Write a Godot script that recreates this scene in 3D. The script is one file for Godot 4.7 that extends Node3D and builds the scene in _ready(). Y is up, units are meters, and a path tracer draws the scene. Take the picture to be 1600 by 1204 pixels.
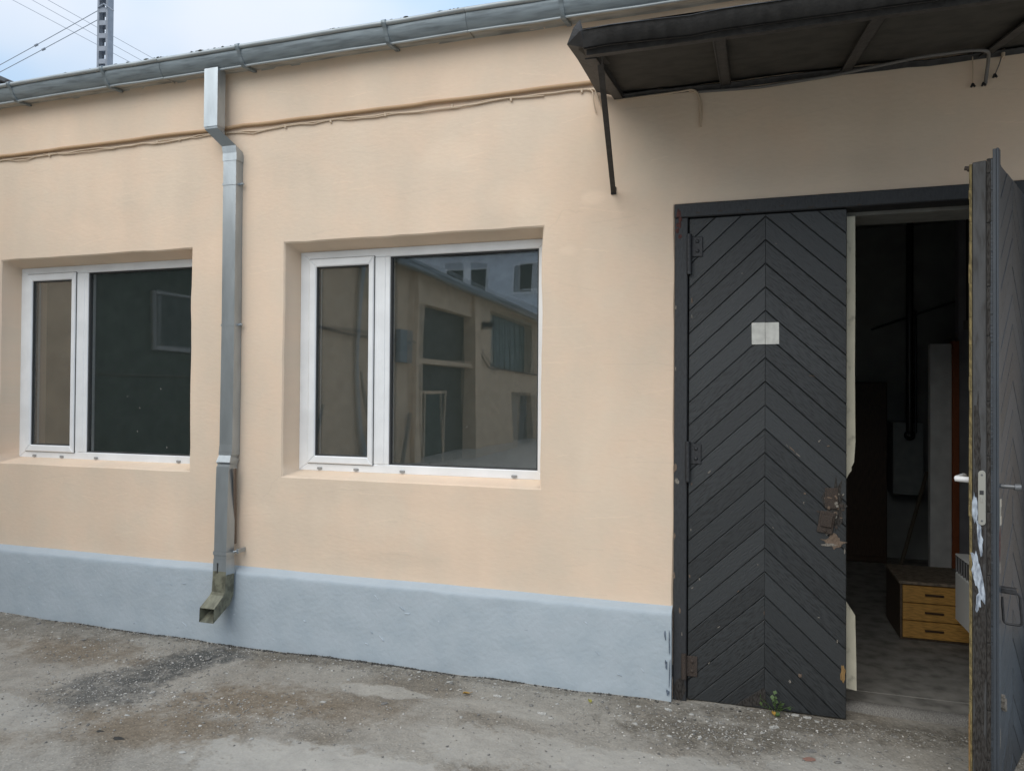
extends Node3D

var rng := RandomNumberGenerator.new()
var used := {}
var M := {}

# ------------------------------------------------------------------ helpers
func numbered(called: String) -> String:
	if not used.has(called):
		used[called] = 0
		return called
	used[called] += 1
	return "%s_%03d" % [called, used[called]]

func thing(called: String, label: String, category: String, at := Vector3.ZERO, turn := 0.0, group := "") -> Node3D:
	var o := Node3D.new()
	o.name = numbered(called)
	add_child(o, true)
	o.position = at
	o.rotation.y = turn
	tag(o, label, category, group)
	return o

func tag(o: Node, label: String, category: String, group := "") -> Node:
	o.set_meta("label", label)
	o.set_meta("category", category)
	if group != "":
		o.set_meta("group", group)
	return o

func node(called: String, parent: Node3D, at := Vector3.ZERO) -> Node3D:
	var o := Node3D.new()
	o.name = called
	parent.add_child(o, true)
	o.position = at
	return o

func obj(called: String, st: SurfaceTool, material: Material, parent: Node = null) -> MeshInstance3D:
	st.generate_normals()
	var o := MeshInstance3D.new()
	o.mesh = st.commit()
	o.material_override = material
	if parent == null:
		o.name = numbered(called)
		add_child(o, true)
	else:
		o.name = called
		parent.add_child(o, true)
	return o

func part(called: String, mesh: Mesh, material: Material, parent: Node, at := Vector3.ZERO) -> MeshInstance3D:
	var o := MeshInstance3D.new()
	o.mesh = mesh
	o.material_override = material
	o.name = called
	parent.add_child(o, true)
	o.position = at
	return o

func begin() -> SurfaceTool:
	var st := SurfaceTool.new()
	st.begin(Mesh.PRIMITIVE_TRIANGLES)
	st.set_smooth_group(-1)
	return st

func tri(st: SurfaceTool, a: Vector3, b: Vector3, c: Vector3, out: Vector3) -> void:
	if (a - c).cross(a - b).dot(out) < 0.0:
		var t := b
		b = c
		c = t
	for v in [a, b, c]:
		st.set_uv(Vector2(v.x, -v.y))
		st.add_vertex(v)

func quad(st: SurfaceTool, a: Vector3, b: Vector3, c: Vector3, d: Vector3, out: Vector3) -> void:
	tri(st, a, b, c, out)
	tri(st, a, c, d, out)

# box between two corners with chamfered edges, placed by t
func box(st: SurfaceTool, lo: Vector3, hi: Vector3, bev := 0.002, t := Transform3D.IDENTITY) -> void:
	var c := (lo + hi) * 0.5
	var h := (hi - lo) * 0.5
	var b: float = minf(bev, minf(h.x, minf(h.y, h.z)) * 0.9)
	for ax in 3:
		var u := (ax + 1) % 3
		var v := (ax + 2) % 3
		for s in [-1.0, 1.0]:
			var p: Array[Vector3] = []
			for k in [[-1, -1], [1, -1], [1, 1], [-1, 1]]:
				var q := Vector3.ZERO
				q[ax] = s * h[ax]
				q[u] = k[0] * (h[u] - b)
				q[v] = k[1] * (h[v] - b)
				p.append(t * (c + q))
			var n := Vector3.ZERO
			n[ax] = s
			quad(st, p[0], p[1], p[2], p[3], t.basis * n)
	if b <= 0.0:
		return
	for ax in 3:
		var u := (ax + 1) % 3
		var v := (ax + 2) % 3
		for su in [-1.0, 1.0]:
			for sv in [-1.0, 1.0]:
				var p: Array[Vector3] = []
				for k in [[-1, 0], [1, 0], [1, 1], [-1, 1]]:
					var q := Vector3.ZERO
					q[ax] = k[0] * (h[ax] - b)
					q[u] = su * (h[u] - (b if k[1] == 1 else 0.0))
					q[v] = sv * (h[v] - (0.0 if k[1] == 1 else b))
					p.append(t * (c + q))
				var n := Vector3.ZERO
				n[u] = su
				n[v] = sv
				quad(st, p[0], p[1], p[2], p[3], t.basis * n)
	for sx in [-1.0, 1.0]:
		for sy in [-1.0, 1.0]:
			for sz in [-1.0, 1.0]:
				var s := Vector3(sx, sy, sz)
				var p: Array[Vector3] = []
				for k in 3:
					var q := Vector3(sx * (h.x - b), sy * (h.y - b), sz * (h.z - b))
					q[k] = s[k] * h[k]
					p.append(t * (c + q))
				tri(st, p[0], p[1], p[2], t.basis * s)

func slab(st: SurfaceTool, poly: PackedVector2Array, z0: float, z1: float, ch: float, t := Transform3D.IDENTITY) -> void:
	var n := poly.size()
	var area := 0.0
	var mid := Vector2.ZERO
	for i in n:
		area += poly[i].cross(poly[(i + 1) % n])
		mid += poly[i] / n
	if area < 0.0:
		poly.reverse()
	var inner := PackedVector2Array()
	for i in n:
		var e0 := (poly[i] - poly[(i + n - 1) % n]).normalized()
		var e1 := (poly[(i + 1) % n] - poly[i]).normalized()
		var n0 := Vector2(-e0.y, e0.x)
		var n1 := Vector2(-e1.y, e1.x)
		var m := n0 + n1
		var k: float = 2.0 * ch / maxf(m.length_squared(), 0.5)
		inner.append(poly[i] + m * k)
	var ix := Geometry2D.triangulate_polygon(inner)
	for i in range(0, ix.size(), 3):
		var a := inner[ix[i]]
		var b := inner[ix[i + 1]]
		var c := inner[ix[i + 2]]
		tri(st, t * Vector3(a.x, a.y, z1), t * Vector3(b.x, b.y, z1), t * Vector3(c.x, c.y, z1), t.basis * Vector3.BACK)
	for i in n:
		var a := poly[i]
		var b := poly[(i + 1) % n]
		var ia := inner[i]
		var ib := inner[(i + 1) % n]
		var e := (b - a).normalized()
		var o := Vector3(e.y, -e.x, 0)
		quad(st, t * Vector3(a.x, a.y, z1 - ch), t * Vector3(b.x, b.y, z1 - ch), t * Vector3(ib.x, ib.y, z1), t * Vector3(ia.x, ia.y, z1), t.basis * (o + Vector3.BACK))
		quad(st, t * Vector3(a.x, a.y, z0), t * Vector3(b.x, b.y, z0), t * Vector3(b.x, b.y, z1 - ch), t * Vector3(a.x, a.y, z1 - ch), t.basis * o)

func blob(cx: float, cy: float, rx: float, ry: float, sd: int, n := 14, rough := 0.35, turn := 0.0) -> PackedVector2Array:
	var r := RandomNumberGenerator.new()
	r.seed = sd
	var p := PackedVector2Array()
	var prev := 1.0
	for i in n:
		var a := TAU * i / n
		prev = lerpf(prev, 1.0 + r.randf_range(-rough, rough), 0.8)
		var q := Vector2(cos(a) * rx, sin(a) * ry) * prev
		p.append(Vector2(cx, cy) + q.rotated(turn))
	return p

# tube along points
func tube(st: SurfaceTool, pts: Array, r: float, sides := 8, caps := true) -> void:
	st.set_smooth_group(1)
	var rings: Array = []
	var up := Vector3.UP
	for i in pts.size():
		var d: Vector3 = (pts[mini(i + 1, pts.size() - 1)] - pts[maxi(i - 1, 0)]).normalized()
		if absf(d.dot(up)) > 0.95:
			up = Vector3.RIGHT if absf(d.x) < 0.8 else Vector3.BACK
		var s := d.cross(up).normalized()
		up = s.cross(d).normalized()
		var ring: Array[Vector3] = []
		for k in sides:
			var a := TAU * k / sides
			ring.append(pts[i] + (s * cos(a) + up * sin(a)) * r)
		rings.append(ring)
	for i in rings.size() - 1:
		for k in sides:
			var k2 := (k + 1) % sides
			var mid: Vector3 = (rings[i][k] + rings[i][k2]) * 0.5 - pts[i]
			quad(st, rings[i][k], rings[i][k2], rings[i + 1][k2], rings[i + 1][k], mid)
	st.set_smooth_group(-1)
	if caps:
		for e in [0, pts.size() - 1]:
			var d: Vector3 = pts[0] - pts[1] if e == 0 else pts[e] - pts[e - 1]
			for k in sides:
				tri(st, pts[e], rings[e][k], rings[e][(k + 1) % sides], d)

func ball(st: SurfaceTool, c: Vector3, r: float, squash := Vector3.ONE, n := 8) -> void:
	st.set_smooth_group(1)
	for i in n:
		for k in n * 2:
			var q: Array[Vector3] = []
			for o in [[0, 0], [1, 0], [1, 1], [0, 1]]:
				var a: float = PI * (i + o[0]) / n
				var b: float = TAU * ((k + o[1]) % (n * 2)) / (n * 2)
				q.append(c + Vector3(sin(a) * cos(b), cos(a), sin(a) * sin(b)) * squash * r)
			var out := (q[0] + q[1] + q[2] + q[3]) * 0.25 - c
			if i > 0:
				tri(st, q[0], q[2], q[3], out)
			if i < n - 1:
				tri(st, q[0], q[1], q[2], out)
	st.set_smooth_group(-1)

func round_path(pts: Array, r: float, n := 5) -> Array:
	var o: Array = [pts[0]]
	for i in range(1, pts.size() - 1):
		var a: Vector3 = pts[i] + (pts[i - 1] - pts[i]).normalized() * r
		var b: Vector3 = pts[i] + (pts[i + 1] - pts[i]).normalized() * r
		for k in n + 1:
			var t := float(k) / n
			o.append(a.lerp(pts[i], t).lerp(pts[i].lerp(b, t), t))
	o.append(pts[-1])
	return o

# profile (z, y) pulled along x between x0 and x1
func sweep_x(st: SurfaceTool, prof: Array, x0: float, x1: float, step: float, jig: Callable, smooth := true, caps := true) -> void:
	var n: int = maxi(1, int(ceil((x1 - x0) / step)))
	st.set_smooth_group(1 if smooth else -1)
	var rows: Array = []
	for i in n + 1:
		var x: float = lerpf(x0, x1, float(i) / n)
		var row: Array[Vector3] = []
		for p in prof:
			row.append(jig.call(Vector3(x, p.y, p.x)))
		rows.append(row)
	for i in n:
		for k in prof.size() - 1:
			var e: Vector2 = prof[k + 1] - prof[k]
			var out := Vector3(0, e.x, -e.y)
			quad(st, rows[i][k], rows[i + 1][k], rows[i + 1][k + 1], rows[i][k + 1], out)
	st.set_smooth_group(-1)
	if caps:
		var c := PackedVector2Array()
		for p in prof:
			c.append(p)
		var ix := Geometry2D.triangulate_polygon(c)
		for i in range(0, ix.size(), 3):
			tri(st, rows[0][ix[i]], rows[0][ix[i + 1]], rows[0][ix[i + 2]], Vector3.LEFT)
			tri(st, rows[n][ix[i]], rows[n][ix[i + 1]], rows[n][ix[i + 2]], Vector3.RIGHT)

func still(v: Vector3) -> Vector3:
	return v

# hollow rectangular duct through sections [centre, half width x, half depth direction vector]
func duct(st: SurfaceTool, secs: Array, thick := 0.003, inside := true) -> void:
	for pass_no in (2 if inside else 1):
		var sh: float = 0.0 if pass_no == 0 else thick
		var rings: Array = []
		for s in secs:
			var c: Vector3 = s[0]
			var hw: float = s[1] - sh
			var dv: Vector3 = s[2] * (1.0 - sh / s[2].length())
			rings.append([c + Vector3(-hw, 0, 0) + dv, c + Vector3(hw, 0, 0) + dv, c + Vector3(hw, 0, 0) - dv, c + Vector3(-hw, 0, 0) - dv])
		for i in rings.size() - 1:
			var mid: Vector3 = (secs[i][0] + secs[i + 1][0]) * 0.5
			for k in 4:
				var k2 := (k + 1) % 4
				var out: Vector3 = (rings[i][k] + rings[i][k2] + rings[i + 1][k] + rings[i + 1][k2]) * 0.25 - mid
				quad(st, rings[i][k], rings[i][k2], rings[i + 1][k2], rings[i + 1][k], out if pass_no == 0 else -out)

# ------------------------------------------------------------------ materials
func noise(sd: int, freq: float, oct := 4, kind := FastNoiseLite.TYPE_SIMPLEX_SMOOTH) -> FastNoiseLite:
	var n := FastNoiseLite.new()
	n.seed = sd
	n.frequency = freq
	n.noise_type = kind
	n.fractal_octaves = oct
	return n

func tone(sd: int, freq: float, stops: Array, oct := 5, size := 512, kind := FastNoiseLite.TYPE_SIMPLEX_SMOOTH) -> NoiseTexture2D:
	var t := NoiseTexture2D.new()
	t.width = size
	t.height = size
	t.seamless = true
	t.noise = noise(sd, freq, oct, kind)
	var g := Gradient.new()
	var off := PackedFloat32Array()
	var col := PackedColorArray()
	for s in stops:
		off.append(s[0])
		col.append(s[1])
	g.offsets = off
	g.colors = col
	t.color_ramp = g
	return t

func lin(r: float, g: float, b: float) -> Color:
	return Color(r, g, b).linear_to_srgb()

func grey(v: float) -> Color:
	return Color(v, v, v)

func mat(called: String, c: Color, rough := 0.8, metal := 0.0) -> StandardMaterial3D:
	var m := StandardMaterial3D.new()
	m.resource_name = called
	m.albedo_color = c
	m.roughness = rough
	m.metallic = metal
	M[called] = m
	return m

# triplanar tone map and relief; size in metres per repeat
func skin(m: StandardMaterial3D, tex: Texture2D, size: Vector3, bump: Texture2D = null, cm := 0.1) -> StandardMaterial3D:
	m.albedo_texture = tex
	m.uv1_triplanar = true
	m.uv1_scale = Vector3(1.0 / size.x, 1.0 / size.y, 1.0 / size.z)
	if bump != null:
		m.heightmap_enabled = true
		m.heightmap_texture = bump
		m.heightmap_scale = cm
	return m

func bytes_of(sd: int, freq: float, w: int, h: int, oct := 4, kind := FastNoiseLite.TYPE_SIMPLEX_SMOOTH) -> PackedByteArray:
	return noise(sd, freq, oct, kind).get_image(w, h).get_data()

const WX0 := -4.6
const WW := 7.2
const WH := 3.2

func wall_texture() -> ImageTexture:
	var w := 1536
	var h := 683
	var a := bytes_of(3, 0.004, w, h, 3)
	var b := bytes_of(9, 0.016, w, h, 4)
	var c := bytes_of(21, 0.11, w, h, 3)
	var st := bytes_of(33, 0.012, w, h / 4 + 1, 3)
	# touched-up places: x, y, rx, ry, strength (metres)
	var spots := [[-1.35, 2.5, 0.20, 0.09, 0.05], [-1.05, 2.26, 0.14, 0.09, 0.05], [-0.66, 2.23, 0.07, 0.04, 0.09], [-0.78, 2.0, 0.05, 0.03, 0.06], [-2.3, 2.5, 0.22, 0.10, -0.03], [-0.62, 1.9, 0.12, 0.25, 0.035], [-3.2, 0.62, 0.4, 0.12, 0.03], [-1.6, 0.70, 0.6, 0.10, 0.035], [-0.55, 1.1, 0.16, 0.34, 0.03], [-2.45, 0.7, 0.14, 0.06, 0.05], [-1.7, 0.52, 0.3, 0.04, -0.04], [-3.5, 2.35, 0.3, 0.1, -0.03], [0.3, 2.4, 0.5, 0.07, 0.03]]
	# faint trowel and roller marks, and a few hairline cracks, as a tone map of their own
	var marks := Image.create(w, h, false, Image.FORMAT_L8)
	marks.fill(Color8(128, 128, 128))
	var rs := RandomNumberGenerator.new()
	rs.seed = 88
	for k in 420:
		var sx := rs.randi_range(0, w - 60)
		var sy := rs.randi_range(0, h - 6)
		var dark := rs.randf() < 0.5
		var ln := rs.randi_range(8, 46)
		var rise := rs.randf_range(-0.25, 0.25)
		for q in ln:
			var yy := clampi(sy + int(q * rise), 0, h - 1)
			marks.set_pixel(sx + q, yy, Color8(118, 118, 118) if dark else Color8(139, 139, 139))
	var cracks := [[-0.88, 2.10, 0.4, 0.22], [-2.32, 0.90, -2.0, 0.16]]
	for cr in cracks:
		var px: float = (cr[0] - WX0) / WW * w
		var py: float = (1.0 - cr[1] / WH) * h
		var an: float = -cr[2]
		for q in int(cr[3] / WW * w):
			an += rs.randf_range(-0.35, 0.35)
			an = lerpf(an, -cr[2], 0.1)
			px += cos(an)
			py += sin(an)
			marks.set_pixel(clampi(int(px), 0, w - 1), clampi(int(py), 0, h - 1), Color8(115, 115, 115))
	var mk := marks.get_data()
	var out := PackedByteArray()
	out.resize(w * h * 3)
	var i := 0
	for y in h:
		var wy: float = WH * (1.0 - (y + 0.5) / h)
		for x in w:
			var wx: float = WX0 + WW * (x + 0.5) / w
			var k := y * w + x
			var na: float = a[k] / 255.0
			var nb: float = b[k] / 255.0
			var nc: float = c[k] / 255.0
			var v: float = 1.0 + (na - 0.5) * 0.04 + (nb - 0.5) * 0.025 + (nc - 0.5) * 0.012 + (st[(y / 4) * w + x] / 255.0 - 0.5) * 0.04
			v += (mk[k] - 128) / 128.0 * 0.30
			for s in spots:
				var dx: float = (wx - s[0]) / s[2]
				var dy: float = (wy - s[1]) / s[3]
				var d: float = dx * dx + dy * dy + (nb - 0.5) * 1.5
				if d < 1.0:
					v += s[4] * 0.45 * minf(1.0, (1.0 - d) * 1.2)
			var warm: float = clampf((nb - 0.5) * 1.6 + (na - 0.5) * 1.4 + 0.5, 0.0, 1.0)
			out[i] = int(clampf(v * lerpf(0.880, 0.888, warm), 0, 1) * 255)
			out[i + 1] = int(clampf(v * lerpf(0.802, 0.794, warm), 0, 1) * 255)
			out[i + 2] = int(clampf(v * lerpf(0.712, 0.698, warm), 0, 1) * 255)
			i += 3
	return ImageTexture.create_from_image(Image.create_from_data(w, h, false, Image.FORMAT_RGB8, out))

const GX0 := -4.9
const GW := 6.8
const GZ0 := -0.2
const GH := 2.0

func ground_textures() -> Array:
	var w := 2000
	var h := 588
	var a := bytes_of(5, 0.006, w, h, 4)
	var b := bytes_of(8, 0.025, w, h, 4)
	var c := bytes_of(13, 0.3, w, h, 2)
	var f := bytes_of(17, 0.09, w, h, 3)
	var cell := noise(19, 0.16, 1, FastNoiseLite.TYPE_CELLULAR)
	cell.cellular_return_type = FastNoiseLite.RETURN_DISTANCE
	var e := cell.get_image(w, h).get_data()
	# x, z, rx, rz, turn, kind, strength; kinds: 0 wet dark, 1 brown dirt, 2 bare pale concrete, 3 dark grit
	var s := [[-2.60, 0.30, 0.16, 0.36, 0.25, 0, 1.0], [-2.70, 0.70, 0.22, 0.20, 0.0, 0, 0.8], [-2.80, 0.95, 0.18, 0.10, 0.3, 0, 0.35],
		[-2.02, 0.62, 0.34, 0.20, 0.3, 1, 0.9], [-2.25, 0.95, 0.42, 0.16, 0.2, 1, 0.8], [-3.25, 0.36, 0.42, 0.16, 0.0, 1, 0.7], [-1.55, 0.55, 0.25, 0.13, 0.0, 1, 0.5], [-2.9, 1.18, 0.4, 0.12, 0.0, 1, 0.5], [-3.8, 0.15, 0.5, 0.2, 0.1, 3, 0.5],
		[-3.0, 1.05, 0.35, 0.14, 0.1, 2, 0.6], [-3.3, 0.75, 0.3, 0.18, 0.2, 2, 0.4], [-1.35, 1.02, 0.55, 0.16, 0.1, 2, 0.9], [-0.85, 0.66, 0.34, 0.14, 0.0, 2, 0.65], [-1.55, 0.34, 0.20, 0.06, 0.0, 2, 0.7], [-0.25, 0.66, 0.40, 0.13, 0.1, 2, 0.8], [-1.0, 0.35, 0.3, 0.06, 0.0, 2, 0.4], [0.45, 0.5, 0.35, 0.16, 0.0, 2, 0.55],
		[-0.12, 0.30, 0.36, 0.13, 0.0, 3, 0.9], [0.2, 0.1, 0.5, 0.08, 0.0, 3, 0.8], [0.6, 0.02, 0.5, 0.07, 0.0, 3, 0.7], [-2.0, 0.10, 0.5, 0.05, 0.05, 3, 0.8], [-3.2, 0.07, 0.8, 0.04, 0.0, 3, 0.6], [-1.0, 0.09, 0.6, 0.03, 0.0, 3, 0.5]]
	var col := [Vector3(0.085, 0.085, 0.078), Vector3(0.185, 0.146, 0.100), Vector3(0.40, 0.382, 0.340), Vector3(0.145, 0.127, 0.098)]
	var out := PackedByteArray()
	out.resize(w * h * 3)
	var hi := PackedByteArray()
	hi.resize(w * h)
	var gam := PackedByteArray()
	gam.resize(1025)
	for q in 1025:
		gam[q] = int(pow(q / 1024.0, 1.0 / 2.2) * 255)
	var i := 0
	for y in h:
		var wz: float = GZ0 + GH * (y + 0.5) / h
		var near: Array = []
		for q in s:
			if absf(wz - q[1]) < maxf(q[2], q[3]) * 1.8:
				near.append(q)
		for x in w:
			var wx: float = GX0 + GW * (x + 0.5) / w
			var k := y * w + x
			var na: float = a[k] / 255.0
			var nb: float = b[k] / 255.0
			var nf: float = f[k] / 255.0
			var v := Vector3(0.290, 0.270, 0.232).lerp(Vector3(0.185, 0.162, 0.128), clampf((na - 0.42) * 2.6, 0.0, 1.0))
			var rough: float = 0.48 + clampf((na - 0.42) * 1.2, 0.0, 0.4)
			for q in near:
				var dx: float = wx - q[0]
				var dz: float = wz - q[1]
				if absf(dx) > 1.5:
					continue
				if q[4] != 0.0:
					var dx2: float = dx + dz * q[4] * 1.6
					dx = dx2
				var d: float = (dx / q[2]) * (dx / q[2]) + (dz / q[3]) * (dz / q[3]) + (nb - 0.5) * 1.6 + (nf - 0.5) * 0.8
				if d < 1.5:
					var w8: float = q[6] * clampf((1.5 - d) * (1.6 if q[5] == 2 else 0.75), 0.0, 1.0)
					v = v.lerp(col[q[5]], w8)
					rough = lerpf(rough, [1.0, 0.75, 0.0, 1.0][q[5]], w8)
			var g: float = c[k] / 255.0
			var m: float = 1.0 + (g - 0.5) * (0.10 + 0.55 * rough) + (nf - 0.5) * (0.10 + 0.35 * rough) + (nb - 0.5) * 0.22
			var cv: float = e[k] / 255.0
			var stone := 0.0
			if cv < 0.20 and g > 0.5 and nf < rough * 0.9:
				stone = 1.0
				m *= 1.0 + (g - 0.46) * 3.0 * rough
			v *= m
			out[i] = gam[int(clampf(v.x, 0, 1) * 1024)]
			out[i + 1] = gam[int(clampf(v.y, 0, 1) * 1024)]
			out[i + 2] = gam[int(clampf(v.z, 0, 1) * 1024)]
			hi[k] = int(clampf((nf * 0.45 + g * 0.25 + stone * 0.25) * (0.25 + 0.75 * rough) + nb * 0.2, 0, 1) * 255)
			i += 3
	return [ImageTexture.create_from_image(Image.create_from_data(w, h, false, Image.FORMAT_RGB8, out)), ImageTexture.create_from_image(Image.create_from_data(w, h, false, Image.FORMAT_L8, hi))]

func sky_texture() -> ImageTexture:
	var w := 1024
	var h := 512
	var img := Image.create(w, h, false, Image.FORMAT_RGBF)
	var n := noise(41, 0.9, 5)
	for y in h:
		var el: float = PI * (0.5 - (y + 0.5) / h)
		for x in w:
			var az: float = TAU * (x + 0.5) / w
			var d := Vector3(cos(el) * sin(az), sin(el), cos(el) * cos(az))
			var q := d * 1.5
			q.y *= 1.6
			var cl: float = smoothstep(-0.28, 0.42, n.get_noise_3dv(q))
			var up: float = clampf(d.y, 0.0, 1.0)
			var blue := Color(0.54, 0.76, 1.0).lerp(Color(0.46, 0.68, 1.0), up)
			var white := Color(0.86, 0.91, 1.0)
			var c := blue.lerp(white, 0.02 + 0.88 * cl) * (0.72 + 0.85 * up)
			if d.y < 0.0:
				c = c.lerp(Color(0.32, 0.31, 0.29), clampf(-d.y * 12.0, 0.0, 1.0))
			img.set_pixel(x, y, Color(c.r, c.g, c.b))
	return ImageTexture.create_from_image(img)

func make_materials() -> void:
	var fine := tone(101, 0.05, [[0.0, grey(0.0)], [1.0, grey(1.0)]], 4)
	var coarse := tone(102, 0.012, [[0.0, grey(0.0)], [1.0, grey(1.0)]], 6)
	var soft := tone(103, 0.008, [[0.0, grey(0.86)], [1.0, grey(1.0)]], 5)
	var mottled := tone(104, 0.012, [[0.25, grey(0.72)], [0.6, grey(0.95)], [0.85, grey(1.0)]], 6)
	var streak := tone(105, 0.02, [[0.1, grey(0.72)], [0.5, grey(0.92)], [0.9, grey(1.0)]], 5)
	M["fine"] = fine
	# plaster
	var p := mat("peach_plaster", Color.WHITE, 0.92)
	p.albedo_texture = wall_texture()
	p.uv1_scale = Vector3(1.0 / WW, 1.0 / WH, 1)
	p.uv1_offset = Vector3(-WX0 / WW, 1.0, 0)
	p.heightmap_enabled = true
	var ht := tone(120, 0.07, [[0.0, grey(0.0)], [1.0, grey(1.0)]], 4, 2048)
	p.heightmap_texture = ht
	p.heightmap_scale = 0.055
	skin(mat("peach_reveal", Color8(222, 201, 177), 0.92), soft, Vector3(0.6, 0.6, 0.6), coarse, 0.15)
	skin(mat("plinth_paint", Color8(176, 186, 193), 0.7), tone(106, 0.01, [[0.1, Color(0.955, 0.965, 0.97)], [0.5, Color(0.98, 0.985, 0.985)], [0.9, grey(1.0)]], 6), Vector3(0.9, 0.9, 0.9), fine, 0.13)
	mat("plinth_mark", Color8(160, 170, 178), 0.8)
	mat("plinth_light", Color8(186, 196, 203), 0.7)
	skin(mat("plinth_scar", lin(0.16, 0.20, 0.26), 0.9), mottled, Vector3(0.1, 0.1, 0.1))
	skin(mat("white_plastic", lin(0.86, 0.87, 0.87), 0.32), tone(107, 0.006, [[0.2, grey(0.96)], [0.8, grey(1.0)]], 5), Vector3(0.7, 0.7, 0.7))
	mat("gasket", lin(0.03, 0.032, 0.033), 0.6)
	mat("cap_grey", lin(0.30, 0.30, 0.29), 0.5)
	var gl := mat("glass", Color(0.50, 0.56, 0.53, 0.013), 0.0)
	gl.transparency = BaseMaterial3D.TRANSPARENCY_ALPHA
	skin(mat("zinc", lin(0.47, 0.52, 0.55), 0.33, 0.7), soft, Vector3(0.5, 1.6, 0.5), fine, 0.02)
	skin(mat("gutter_zinc", lin(0.32, 0.37, 0.395), 0.45, 0.35), streak, Vector3(2.4, 0.25, 0.25), fine, 0.02)
	skin(mat("rim_zinc", lin(0.46, 0.50, 0.51), 0.45, 0.3), soft, Vector3(1, 1, 1))
	skin(mat("bounce_lit_zinc", lin(0.55, 0.52, 0.46), 0.6, 0.0), streak, Vector3(2.0, 0.3, 0.3))  # gutter underside, light bounced off the wall put into a paler beige
	skin(mat("mossy_zinc", lin(0.25, 0.25, 0.185), 0.5, 0.35), mottled, Vector3(0.3, 0.4, 0.3), fine, 0.05)
	skin(mat("roof_sheet", lin(0.26, 0.25, 0.24), 0.7), tone(108, 0.02, [[0.2, Color(0.45, 0.30, 0.24)], [0.42, grey(0.75)], [0.8, grey(1.0)]], 5), Vector3(1.2, 1.2, 1.2))
	mat("moss", lin(0.035, 0.035, 0.028), 0.95)
	# black painted wood, four tones
	var grain := tone(109, 0.03, [[0.0, grey(0.5)], [0.35, grey(0.82)], [0.7, grey(1.05)]], 5)
	var specks := tone(110, 0.055, [[0.0, grey(0.80)], [0.5, grey(0.95)], [0.77, grey(1.0)], [0.86, Color(1.2, 1.2, 1.15)]], 4)
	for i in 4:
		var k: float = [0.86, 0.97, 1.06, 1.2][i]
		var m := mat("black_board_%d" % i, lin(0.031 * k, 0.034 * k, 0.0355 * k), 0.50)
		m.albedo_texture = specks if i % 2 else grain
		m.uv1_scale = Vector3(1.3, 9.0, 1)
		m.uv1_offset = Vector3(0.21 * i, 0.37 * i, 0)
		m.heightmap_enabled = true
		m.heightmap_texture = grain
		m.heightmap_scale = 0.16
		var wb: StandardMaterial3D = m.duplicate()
		wb.resource_name = "skylit_board_%d" % i
		wb.albedo_color = lin(0.040 * k, 0.049 * k, 0.060 * k)  # same black paint, lightened and blued to carry sky light on the open leaf
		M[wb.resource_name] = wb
	skin(mat("cover_strip", lin(0.050, 0.060, 0.072), 0.5), soft, Vector3(0.4, 1.2, 0.4), fine, 0.04)
	skin(mat("black_frame", lin(0.032, 0.034, 0.037), 0.6), specks, Vector3(0.35, 0.9, 0.35), fine, 0.08)
	skin(mat("grey_edge", lin(0.062, 0.062, 0.062), 0.65), tone(116, 0.02, [[0.05, Color(0.66, 0.62, 0.58)], [0.4, grey(0.92)], [0.8, grey(1.05)]], 6), Vector3(0.3, 1.4, 0.3), fine, 0.08)
	skin(mat("worn_edge", lin(0.040, 0.036, 0.032), 0.8), tone(117, 0.03, [[0.2, Color(0.5, 0.45, 0.40)], [0.6, grey(1.0)]], 6), Vector3(0.1, 0.4, 0.1), coarse, 0.5)
	mat("dark_gap", lin(0.012, 0.012, 0.012), 0.9)
	skin(mat("black_iron", lin(0.030, 0.031, 0.034), 0.5), mottled, Vector3(0.1, 0.1, 0.1), fine, 0.05)
	skin(mat("rusty_iron", lin(0.085, 0.074, 0.066), 0.8), tone(111, 0.03, [[0.2, Color(0.50, 0.50, 0.52)], [0.5, Color(0.85, 0.80, 0.76)], [0.8, Color(1.0, 0.90, 0.82)]], 5), Vector3(0.07, 0.07, 0.07), fine, 0.15)
	skin(mat("red_primer", lin(0.105, 0.034, 0.026), 0.8), mottled, Vector3(0.1, 0.1, 0.1))
	skin(mat("bare_wood", lin(0.20, 0.145, 0.105), 0.85), streak, Vector3(0.05, 0.2, 0.05), fine, 0.1)
	skin(mat("chipped_pale", lin(0.26, 0.235, 0.20), 0.85), mottled, Vector3(0.06, 0.06, 0.06))
	skin(mat("orange_wood", lin(0.30, 0.18, 0.065), 0.7), streak, Vector3(0.05, 0.3, 0.05))
	skin(mat("ochre_edge", lin(0.27, 0.205, 0.085), 0.8), mottled, Vector3(0.06, 0.25, 0.06), fine, 0.2)
	skin(mat("filler", lin(0.47, 0.53, 0.60), 0.85), tone(112, 0.015, [[0.1, Color(0.5, 0.52, 0.56)], [0.45, grey(0.85)], [0.75, grey(1.0)]], 5), Vector3(0.12, 0.4, 0.12), fine, 0.1)
	skin(mat("lining_board", lin(0.56, 0.53, 0.42), 0.75), tone(113, 0.01, [[0.05, grey(0.8)], [0.25, grey(0.96)], [0.8, grey(1.0)]], 5), Vector3(0.3, 0.5, 0.3), fine, 0.04)
	mat("steel", lin(0.42, 0.42, 0.38), 0.4, 0.5)
	mat("dull_steel", lin(0.17, 0.175, 0.18), 0.4, 0.4)
	mat("pale_handle", lin(0.72, 0.72, 0.72), 0.35)
	skin(mat("paper", lin(0.66, 0.65, 0.60), 0.85), tone(114, 0.008, [[0.2, grey(0.92)], [0.8, grey(1.0)]], 4), Vector3(0.2, 0.2, 0.2))
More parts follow.
